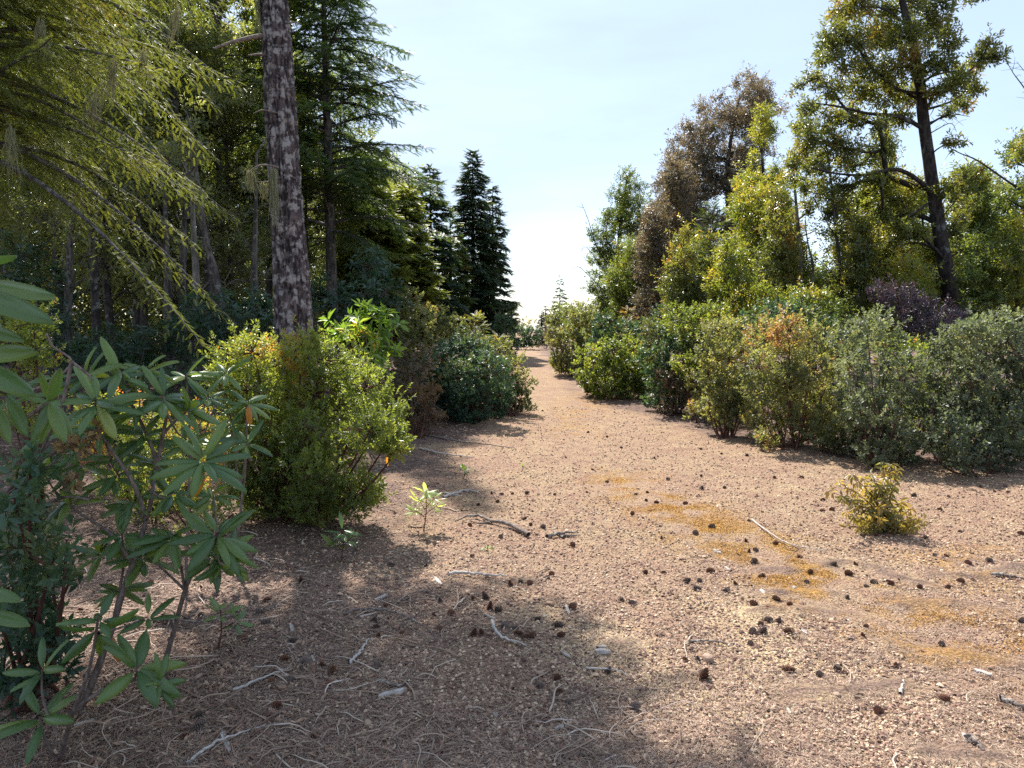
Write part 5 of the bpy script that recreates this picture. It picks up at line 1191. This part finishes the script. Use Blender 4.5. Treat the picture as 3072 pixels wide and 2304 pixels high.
cone_px = zz([(85, 150), (185, 112), (410, 195), (430, 75), (605, 208), (430, 255), (470, 245), (460, 325), (185, 390), (825, 390), (760, 290), (800, 455), (510, 420), (340, 475), (280, 530), (30, 470), (110, 460), (95, 520), (455, 615), (610, 580),
    (560, 640), (690, 620), (735, 655), (505, 740), (560, 715), (620, 725), (455, 805), (520, 810), (440, 890), (685, 800), (1065, 565), (1190, 500), (1235, 475), (1345, 435), (1340, 485), (1530, 510), (1720, 505), (1795, 465), (1885, 460),
    (1635, 295), (1705, 300), (1845, 345), (1990, 320), (1800, 115), (2190, 130), (1255, 155), (1335, 160), (1575, 165), (1080, 410), (980, 345), (1120, 350), (1190, 765), (1165, 825), (1480, 910), (1680, 880), (1375, 1005), (690, 1050),
    (885, 1070), (1005, 1035), (135, 1100), (95, 990), (20, 995), (1265, 1310), (1700, 1225), (2200, 740), (1560, 930), (780, 610)], 2048, 1536)
cone_px += zz([(1185, 38), (1225, 75), (1035, 150), (835, 85), (1310, 95), (1270, 140), (1500, 205), (2075, 165), (1885, 20), (845, 290), (550, 345), (325, 340), (1330, 430), (1365, 405), (1095, 500), (1165, 475), (1220, 480), (640, 605), (855, 590),
    (930, 582), (605, 685), (710, 680), (965, 650), (1020, 670), (290, 630), (1500, 650), (1270, 725), (1060, 780), (1110, 790), (1150, 830), (1200, 850), (1240, 835), (910, 820), (860, 830), (640, 780), (210, 740), (215, 790), (240, 860),
    (400, 820), (1380, 850), (1420, 840), (1415, 770), (1810, 600), (1885, 620), (1965, 400), (2095, 400), (1730, 1050), (1290, 1135), (1400, 1190), (1470, 1240), (1395, 1100), (1910, 1280), (230, 1040)], 1024, 1536)
cone_px += zz([(1950, 465), (1880, 500), (1680, 680), (1740, 600), (1720, 760), (1900, 880), (1700, 1250), (1800, 1290), (1850, 990), (1980, 1010), (2090, 1040), (2150, 1085), (2140, 1150), (1760, 1130), (1880, 1120), (1300, 700), (1290, 1340),
    (1300, 1410), (1190, 1480), (1760, 1560), (2030, 1480), (980, 480), (560, 1090), (1580, 860), (440, 1120), (1580, 400), (1310, 290), (520, 680)], 0, 1536)
cone_px += zz([(1455, 1288), (1630, 1365), (1720, 1440), (2115, 1435), (1985, 1525), (1975, 1585), (2045, 1600), (1205, 1525), (1110, 1525), (1040, 1540), (1015, 1582), (975, 1530), (1385, 1530), (1590, 1515), (890, 1600), (1600, 1130), (1720, 1160),
    (1305, 990), (1770, 995), (1815, 1225), (2030, 1300), (1910, 1540)], 1024, 768)
cone_px += zz([(250, 1270), (415, 1280), (595, 1430), (770, 1430), (270, 1500), (125, 1500), (905, 1590), (20, 1605), (910, 1645), (970, 1640), (1495, 1555), (1720, 1560), (1665, 1640), (1925, 1510), (2020, 1540), (2110, 1545), (2085, 1505), (120, 1235), (120, 1415)], 2048, 768)
cone_px = sorted(cone_px, key=lambda q: -q[1])

def cone_mesh(seed, mat, L=0.052, W_=0.036, n=72, open_=0.6):
    rng = rs(seed); mb = MB()
    tube(mb, np.array([[0, 0, -L * .48], [0, 0, -L * .2], [0, 0, L * .2], [0, 0, L * .5]]), [W_ * .10, W_ * .30, W_ * .24, .001], 8, a=0.0)
    i = np.arange(n); t = (i + .5) / n; ph = i * GA
    prof = W_ * .5 * (np.sin(math.pi * (0.10 + 0.86 * t) ** 0.75) ** 0.7) + .001
    z = -L * .48 + L * .92 * t
    el = np.radians(5 + 62 * t ** 1.5)
    d = np.stack([np.cos(ph) * np.cos(el), np.sin(ph) * np.cos(el), np.sin(el)], -1) + rng.normal(0, .07, (n, 3))
    base = np.stack([np.cos(ph) * W_ * .05, np.sin(ph) * W_ * .05, z - .25 * prof], -1)
    # scale: narrow at the root, broad rounded lip that curls outward, with an under side
    tv = np.array([[-.10, 0, 0], [.10, 0, 0], [.34, .72, .05], [.22, .98, .0], [0, 1.06, -.03], [-.22, .98, .0], [-.34, .72, .05], [0, .72, -.10], [0, .95, -.13]], float)
    tf3 = np.array([[0, 7, 6], [1, 2, 7], [0, 1, 7], [4, 5, 8], [4, 8, 3]]); tf4 = np.array([[0, 1, 2, 6], [6, 2, 3, 5], [6, 7, 8, 5], [7, 2, 3, 8]])
    up = np.array([0, 0, 1.0]) + 0 * d
    M3 = frames(d, up)
    v = np.einsum('nij,kj->nki', M3, tv) * (prof * 1.05)[:, None, None] + base[:, None]
    vv = v.reshape(-1, 3); a = np.tile(np.array([0, 0, .6, .95, 1, .95, .6, .1, .5]), n)
    for tfx in (tf3, tf4, np.array([[3, 4, 5]])):
        ff = (tfx[None] + (np.arange(n) * 9)[:, None, None]).reshape(-1, tfx.shape[1]); mb.f.append(ff + mb.n)
    mb.v.append(vv); mb.a.append(a * .8 + .1); mb.n += len(vv)
    return mb.mesh('pine_cone', mat)
cms = [cone_mesh(1, M['cone']), cone_mesh(2, M['cone_grey'], .048, .036), cone_mesh(3, M['cone'], .058, .034, 84), cone_mesh(4, M['cone_grey'], .054, .038, 78)]
def label_by_place(kind, xy_list, words):
    """a label for each thing from its rank in distance from the landmark close to it"""
    xy = np.array(xy_list); L = np.array([p[1] for p in PLACES])
    d = np.hypot(xy[:, None, 0] - L[None, :, 0], xy[:, None, 1] - L[None, :, 1])
    rank = np.argsort(np.argsort(d, 0), 0); out = []
    for i in range(len(xy)):
        j = int(np.argmin(d[i] * (1 + 0.04 * rank[i]))); k = int(rank[i, j])
        w = ORD[k] if k < len(ORD) else None
        if w is None:
            j = int(np.argmin(rank[i])); k = int(rank[i, j]); w = ORD[k] if k < len(ORD) else f'number {k + 1}'
        out.append(f'{words[i]} {kind}, {w} from {PLACES[j][0]}')
    return out
def cones():
    rng = rs(401); xy = []; W2 = []; ms = []
    for i, (px, py) in enumerate(cone_px):
        g = G(px, py + 3); xy.append(g); m = int(rng.integers(0, 4)); ms.append(m)
        W2.append({0: 'brown', 1: 'weathered', 2: 'long brown', 3: 'grey-brown'}[m])
    lb = label_by_place('pine cone', xy, W2)
    for i, g in enumerate(xy):
        m = ms[i]; s = rng.uniform(.55, .98)
        if cone_px[i] == (2048 + 135 / 2.16, 1536 + 1100 / 2.16): s = 1.35
        o = bpy.data.objects.new('pine_cone', cms[m].copy() if False else cms[m])
        tilt = rng.uniform(1.2, 1.75) if rng.uniform() < .85 else rng.uniform(.2, .8)
        o.rotation_euler = (tilt, rng.uniform(-.2, .2), rng.uniform(0, 6.28)); o.scale = (s, s, s)
        o.location = (g[0], g[1], float(ground_z(g[0], g[1])) + rng.uniform(.008, .015) * s)
        C.objects.link(o); tag(o, lb[i], 'pine cone', 'pine cones scattered over the gravel')
cones()

def stone_mesh(seed):
    rng = rs(seed); th = np.linspace(0, math.pi, 9); ph = np.arange(14) / 14 * 2 * math.pi
    T, Pp = np.meshgrid(th, ph, indexing='ij'); d = np.stack([np.sin(T) * np.cos(Pp), np.sin(T) * np.sin(Pp), np.cos(T)], -1).reshape(-1, 3)
    r = 0.7 + .6 * fbm(d[:, 0] * 1.4 + seed, d[:, 1] * 1.4, d[:, 2] * 1.4, seed, 3); q = d * r[:, None]
    for k in range(6):
        n = nrm(rng.normal(size=3)); c = q @ n; q = q - np.maximum(c - .62, 0)[:, None] * n * .9
    i = np.arange(8)[:, None] * 14; j = np.arange(14)[None]; k = (j + 1) % 14
    f = np.stack([i + j, i + 14 + j, i + 14 + k, i + k], -1).reshape(-1, 4)
    mb = MB(); mb.add(q * np.array([1, .8, .6]) * .5, f, rng.uniform(.1, .9)); return mb.mesh('stone', M['stone'], smooth=False)
sms = [stone_mesh(s) for s in range(5)]
def stones():
    rng = rs(402)
    px = zz([(160, 1000), (275, 962), (840, 1250), (770, 1275), (965, 735), (985, 150), (1000, 1215), (960, 1600), (230, 260), (1430, 1290), (1380, 1000)], 2048, 1536) + \
         zz([(820, 740), (355, 780), (1355, 630), (1550, 720), (255, 710), (430, 400), (1315, 1235), (1235, 1160), (1000, 975), (960, 830), (1060, 820), (2000, 1340), (1290, 1075), (870, 865), (835, 1260), (165, 1400), (1890, 620), (1960, 1290), (480, 1200)], 1024, 1536) + \
         zz([(1940, 885), (1830, 1180), (1440, 1075), (1190, 1110), (1490, 510), (1410, 1460)], 0, 1536)
    xy = [G(*q) for q in px]; col = ['pale', 'reddish', 'tan', 'squared tan', 'dull']; ms = [int(rng.integers(0, 5)) for _ in px]
    lb = label_by_place('stone', xy, ['small'] * len(px))
    for i, g in enumerate(xy):
        o = bpy.data.objects.new('stone', sms[ms[i]]); s = rng.uniform(.025, .05) * (1.6 if i == 0 else 1.3 if i == 11 else 1)
        o.scale = (s, s, s * rng.uniform(.8, 1)); o.rotation_euler = (0, 0, rng.uniform(0, 6.28)); o.location = (g[0], g[1], float(ground_z(g[0], g[1])) + s * .16); C.objects.link(o)
        tag(o, lb[i], 'stone', 'stones lying on the gravel')
stones()

def sticks():
    def st(label, pts, r, mat='twig', nm='stick', forks=(), cat='stick', r1=.35):
        g = [G(*q) for q in pts]; q3 = [np.array([a[0], a[1], float(ground_z(a[0], a[1])) + r * .9 + (.012 if 0 < i < len(g) - 1 else .002)]) for i, a in enumerate(g)]
        mb = MB(); rng = rs(len(label)); q = poly(q3, 22); q = q + rng.normal(0, r * .25, q.shape); tube(mb, q, np.linspace(r, r * r1, len(q)), 8)
        for f in forks:
            g2 = [G(*q) for q in f]; mb2 = poly([np.array([a[0], a[1], float(ground_z(a[0], a[1])) + r * .8]) for a in g2], 10); tube(mb, mb2, np.linspace(r * .7, r * .2, len(mb2)), 6)
        ctr = q3[0]; tag(mb.build(nm, M[mat], loc=tuple(ctr)), label, cat, 'sticks lying on the ground')
    st('long forked dark stick on the pinkish litter', [(1583, 1608), (1530, 1585), (1468, 1570), (1440, 1555), (1405, 1553), (1370, 1568)], .017, forks=[[(1468, 1572), (1440, 1575), (1410, 1564)]])
    st('short forked stick beyond the long forked dark one', [(1640, 1612), (1680, 1608), (1735, 1600)], .014, forks=[[(1690, 1614), (1665, 1600), (1655, 1590)], [(1680, 1609), (1740, 1608)]])
    st('grey weathered stick lying flat between the two pinkish litter patches', [(1345, 1733), (1400, 1737), (1460, 1745), (1520, 1740)], .012, 'wood')
    st('thin arching bleached twig crossing the orange moss', [(2256, 1570), (2290, 1600), (2340, 1630), (2390, 1650), (2480, 1660)], .007, 'wood', 'twig')
    st('curved white root like a sickle on the gravel', [(1476, 1885), (1485, 1915), (1510, 1940), (1545, 1950), (1580, 1955)], .009, 'wood', 'root', cat='root')
    st('thin grey arched twig running out of the shade', [(1030, 1862), (1080, 1850), (1150, 1848), (1200, 1860), (1260, 1890), (1300, 1920)], .007, nm='twig')
    st('slim twig rising over the sunlit litter beside the arched grey one', [(1180, 1830), (1230, 1800), (1280, 1795), (1310, 1803)], .005, nm='twig')
    st('bent pale root in the deep shade', [(1045, 2020), (1080, 1990), (1108, 1940)], .008, 'wood', 'root', cat='root')
    st('long thin twig lying under the tall-stemmed rhododendron', [(340, 1895), (480, 1885), (600, 1892), (700, 1870), (730, 1860)], .006, nm='twig')
    st('dark branching root curve at the bottom shade', [(1135, 2060), (1200, 2080), (1235, 2045), (1245, 2030)], .006, nm='root', cat='root')
    st('straight pale twig pointing at the picture edge', [(2975, 1735), (3072, 1745)], .012)
    st('dark stick partly buried at the lower picture edge', [(3000, 2115), (3072, 2140)], .016)
    st('dark stick end beneath the bleached splinter in the bottom corner', [(2905, 2225), (2950, 2262)], .014)
    st('thin upright-looking twig on the cream gravel', [(2700, 2090), (2712, 2045)], .008, 'wood')
    st('thin straw twig between the cones and the moss', [(2060, 1942), (2130, 1948), (2210, 1952)], .006)
    st('pale straight twig beside the white twin chips', [(1760, 2015), (1850, 2030), (1890, 2045)], .005, 'wood', 'twig')
    st('crooked twig among the rootlets of the bottom shade', [(560, 2304), (640, 2255), (700, 2230), (800, 2190)], .007, 'wood', 'twig')
    st('long straight twig pointing up through the shaded litter', [(700, 2090), (790, 2060), (880, 2020)], .006, 'wood', 'twig')
    st('fallen branch in the bush shadow by the path', [(1290, 1310), (1380, 1325), (1480, 1335), (1550, 1345)], .012)
    st('second fallen branch lying deeper in the bush shadow', [(1260, 1345), (1330, 1360), (1420, 1368)], .012, 'wood')
    st('dead grey branch beside the pale knee-high seedling', [(1330, 1490), (1400, 1475), (1440, 1480)], .012, 'wood')
    # flat chips of bleached wood
    def chip(label, x0, y0, x1, y1, w, mat='wood'):
        a, b = G(x0, y0), G(x1, y1); rng = rs(int(x0)); L = np.hypot(*(b - a)); n = 7; s = np.linspace(-.5, .5, n); v = []
        for i in range(n):
            ww = w * (1 - (2 * abs(s[i])) ** 4 * .7) * rng.uniform(.85, 1.1); h = w * .45 * rng.uniform(.8, 1.1)
            for (u, z) in ((-.5, 0), (-.42, 1), (.35, .9), (.5, 0)): v.append([s[i] * L + rng.normal(0, .002), u * ww, z * h])
        v = np.array(v); f = []
        for i in range(n - 1):
            for j in range(4): k = (j + 1) % 4; f.append([i * 4 + j, i * 4 + k, i * 4 + 4 + k, i * 4 + 4 + j])
        f += [[3, 2, 1, 0], [(n - 1) * 4, (n - 1) * 4 + 1, (n - 1) * 4 + 2, (n - 1) * 4 + 3]]
        mb = MB(); mb.add(v, np.array(f)); o = mb.build('wood_chip', M[mat], smooth=False); c = (a + b) / 2
        o.location = (c[0], c[1], float(ground_z(c[0], c[1])) + .001); o.rotation_euler = (rng.uniform(-.1, .1), rng.uniform(-.06, .06), math.atan2(b[1] - a[1], b[0] - a[0]))
        tag(o, label, 'wood chip', 'bleached wood chips')
    for q in (('split white wood chip lying alone in the blue shade', 1135, 2108, 1213, 2088, .035), ('short cream chip on sunlit litter near the shade edge', 1124, 1812, 1162, 1797, .022), ('upright-looking white splinter beside a cone', 1698, 1830, 1708, 1862, .018),
              ('white split chip, the larger of the twin chips', 1785, 1970, 1830, 1972, .035), ('narrow white chip above the larger twin', 1790, 1956, 1822, 1958, .02), ('tapering white stick end on the orange litter', 2922, 2022, 2974, 2038, .032),
              ('bleached splinter in the bottom corner', 2888, 2212, 2912, 2236, .03), ('small pale chip in front of the sapling', 2142, 1652, 2162, 1662, .03), ('white chip by the heap of cones', 2282, 1780, 2300, 1795, .03),
              ('small white chip among moss and gravel', 2382, 1762, 2384, 1768, .02), ('thin white chip standing on sandy gravel', 2540, 1858, 2546, 1868, .014), ('slender pale chip left of the cream gravel', 2360, 2130, 2372, 2150, .012),
              ('white long chip on the floor of the shade', 660, 2195, 690, 2270, .022), ('narrow cream chip under the thin-stemmed seedling', 872, 1888, 880, 1912, .018), ('tiny white splinter in the dappled shade', 936, 1985, 944, 2002, .012),
              ('grey chip tucked beneath the low dark shoots', 225, 2180, 285, 2165, .02), ('pale fan-shaped chip on the pinkish litter', 1305, 1745, 1325, 1768, .03), ('yellowish chip near the pale round stone', 1682, 1968, 1710, 1985, .014),
              ('little straw-coloured chip beside the curved root', 1456, 1860, 1484, 1876, .012), ('flat bleached chip by the bush shadow', 1330, 1478, 1380, 1485, .03), ('short chip by the weathered cones beyond the moss', 2175, 1702, 2190, 1712, .02),
              ('flat silver chip between moss and cones', 2405, 1900, 2420, 1912, .02), ('pale chip in the lower dappled light', 1480, 2142, 1496, 2152, .02), ('light splinter in the bottom litter', 1664, 2190, 1690, 2180, .018)):
        chip(q[0].replace(' left of ', ' beside '), *q[1:])
sticks()

# gravel grains, needles, dead leaves, rootlets: nobody could count them
def view_scatter(n, y0, y1, rng, x0=-1.0, x1=1.0, pw=1.0):
    u = rng.uniform(0, 1, n); y = 1 / (1 / y0 + (1 / y1 - 1 / y0) * u ** pw); x = rng.uniform(x0, x1, n) * y * 0.72
    return x, y
def gravel():
    rng = rs(501); n = 230000
    x, y = view_scatter(n, 2.3, 13, rng)
    lit = litter_mask(x, y); k = rng.uniform(0, 1, n) > lit * .55
    x, y = x[k], y[k]; n = len(x)
    s = .0021 + .0075 * rng.uniform(0, 1, n) ** 4; s = s * np.interp(y, [2.3, 5, 13], [1, 1.25, 1.9])
    mo = seg_dist(x, y, MOSS) < .3; s[mo] *= .6
    big = rng.uniform(0, 1, n) < .004; s[big] *= 1.8
    z = ground_z(x, y) + (fbm(x * 16, y * 16, seed=41, octv=3) - .5) * .022 * np.clip(12 / np.maximum(y, 1), 0, 1) + s * .25
    tv = np.array([[1, 0, 0], [.3, .9, .05], [-.9, .45, -.05], [-.6, -.8, .05], [.5, -.85, 0], [.15, .1, .75], [-.2, -.1, -.6]], float)
    tf = np.array([[0, 1, 5], [1, 2, 5], [2, 3, 5], [3, 4, 5], [4, 0, 5]])
    a = rng.uniform(0, 6.28, n); d = np.stack([np.cos(a), np.sin(a), rng.normal(0, .15, n)], -1); up = np.array([0, 0, 1.]) + rng.normal(0, .35, (n, 3))
    mb = MB(); scatter(mb, tv, tf, frames(d, up), np.stack([x, y, z], -1), s, rng.uniform(0, 1, n) ** 1.0)
    tag(mb.build('gravel', M['gravel'], smooth=False), 'small loose gravel strewn over the open ground', 'gravel', kind='stuff')
gravel()
def gz2(x, y): return ground_z(x, y) + (fbm(x * 16, y * 16, seed=41, octv=3) - .5) * .022 * np.clip(12 / np.maximum(y, 1), 0, 1)
def needles():
    rng = rs(502); n = 150000
    x, y = view_scatter(n, 2.3, 12, rng); lit = litter_mask(x, y)
    cl = fbm(x * 2.2, y * 2.2, seed=77, octv=3)
    rd = np.zeros(n)
    for r in RIDGES: rd = np.maximum(rd, np.exp(-(seg_dist(x, y, r) / .07) ** 2))
    shade = np.clip((1.0 - x - (y - 2.6) * .75), 0, 1)
    k = rng.uniform(0, 1, n) < np.clip(.10 + .9 * lit + .35 * (cl > .52) + 1.2 * rd + .3 * shade, 0, 1)
    x, y = x[k], y[k]; n = len(x)
    L = rng.uniform(.018, .05, n); w = np.interp(y, [2.3, 6, 12], [.0016, .0024, .004])
    a = rng.uniform(0, 6.28, n); z = gz2(x, y) + rng.uniform(.001, .012, n)
    d = np.stack([np.cos(a), np.sin(a), rng.normal(0, .10, n)], -1); p = np.stack([x, y, z], -1)
    tv = np.array([[-.5, -.5, 0], [.5, -.5, 0], [.5, 0, .9], [-.5, 0, .9], [.35, .5, 0], [-.35, .5, 0]], float)
    M3 = frames(d, np.tile([0, 0, 1.], (n, 1)))
    v = tv[None] * np.stack([w, L, w], -1)[:, None]; v[:, :, 0] += (tv[None, :, 1] ** 2 * (rng.normal(0, .25, n) * L)[:, None]); v = np.einsum('nij,nkj->nki', M3, v) + p[:, None]
    tf = np.array([[0, 1, 2, 3], [3, 2, 4, 5]]); mb = MB(); mb.f.append((tf[None] + (np.arange(n) * 6)[:, None, None]).reshape(-1, 4)); mb.v.append(v.reshape(-1, 3))
    mb.a.append(np.repeat(np.clip(rng.uniform(0, 1, n) * .9, 0, 1), 6)); mb.n = n * 6
    tag(mb.build('needle_litter', M['needle']), 'fallen needles and straw matted over the ground', 'needles', kind='stuff')
needles()
def moss():
    rng = rs(505); n = 130000; P0 = np.array(MOSS + [G(3072, 2100)])
    k = rng.integers(0, len(P0) - 1, n); t = rng.uniform(0, 1, (n, 1)); q = P0[k] * (1 - t) + P0[k + 1] * t + rng.normal(0, .24, (n, 2)); x, y = q.T
    e = fbm(x * 5, y * 5, seed=51, octv=4); e2 = fbm(x * 1.6, y * 1.6, seed=55, octv=3)
    ok = (np.clip((e - .36) * 3.2, 0, 1) * np.clip((e2 - .22) * 4, 0, 1) > rng.uniform(0.1, 1.3, n)); x, y = x[ok], y[ok]; n = len(x)
    d = np.stack([rng.normal(0, .7, n), rng.normal(0, .7, n), rng.uniform(.2, 1, n)], -1)
    mb = MB(); tv = np.array([[-.16, 0, 0], [.16, 0, 0], [0, 1, 0]], float)
    scatter(mb, tv, np.array([[0, 1, 2]]), frames(d, rng.normal(size=(n, 3))), np.stack([x, y, gz2(x, y)], -1), rng.uniform(.006, .014, n), rng.uniform(0, 1, n))
    tag(mb.build('moss', M['moss'], smooth=False), 'short orange moss growing in a broken streak along the track', 'moss', kind='stuff')
moss()
def dead_leaves():
    rng = rs(503); n = 14000
    x, y = view_scatter(n, 2.3, 14, rng, -1.0, 1.0); lit = litter_mask(x, y); k = rng.uniform(0, 1, n) < np.clip(.04 + lit * .9, 0, 1); x, y = x[k], y[k]; n = len(x)
    a = rng.uniform(0, 6.28, n); d = np.stack([np.cos(a), np.sin(a), rng.normal(0, .3, n)], -1)
    mb = MB(); tv, tf = leaf_big(.2, -.1, .12, 4)
    scatter(mb, tv, tf, frames(d, np.array([0, 0, 1.]) + rng.normal(0, .4, (n, 3))), np.stack([x, y, gz2(x, y) + .008], -1), rng.uniform(.012, .038, n), rng.uniform(0, 1, n) ** 1.3)
    tag(mb.build('dead_leaves', M['dleaf']), 'curled dead leaves under the bushes and along the shade', 'leaf litter', kind='stuff')
dead_leaves()
def rootlets():
    rng = rs(504); mb = MB(); n = 900
    x, y = view_scatter(n * 3, 2.3, 11, rng); lit = litter_mask(x, y); sh = np.clip((1.0 - x - (y - 2.6) * .75), 0, 1)
    k = rng.uniform(0, 1, n * 3) < np.clip(.04 + lit + .35 * sh, 0, 1); x, y = x[k][:n], y[k][:n]
    for i in range(len(x)):
        L = rng.uniform(.06, .32); a = rng.uniform(0, 6.28); m = 7; aa = a + np.cumsum(rng.normal(0, .28, m)); st = L / m
        px = x[i] + np.cumsum(np.cos(aa)) * st; py = y[i] + np.cumsum(np.sin(aa)) * st
        pz = gz2(px, py) + .004 + .02 * rng.uniform() * np.sin(np.linspace(0, 3.1, m)); r = rng.uniform(.0012, .004) * (1 + y[i] / 8)
        tube(mb, np.stack([px, py, pz], -1), np.linspace(r, r * .4, m), 4, a=rng.uniform(.2, 1), cap=False)
    tag(mb.build('twig_litter', M['needle']), 'thin twigs and rootlets strewn through the litter', 'twig litter', kind='stuff')
rootlets()
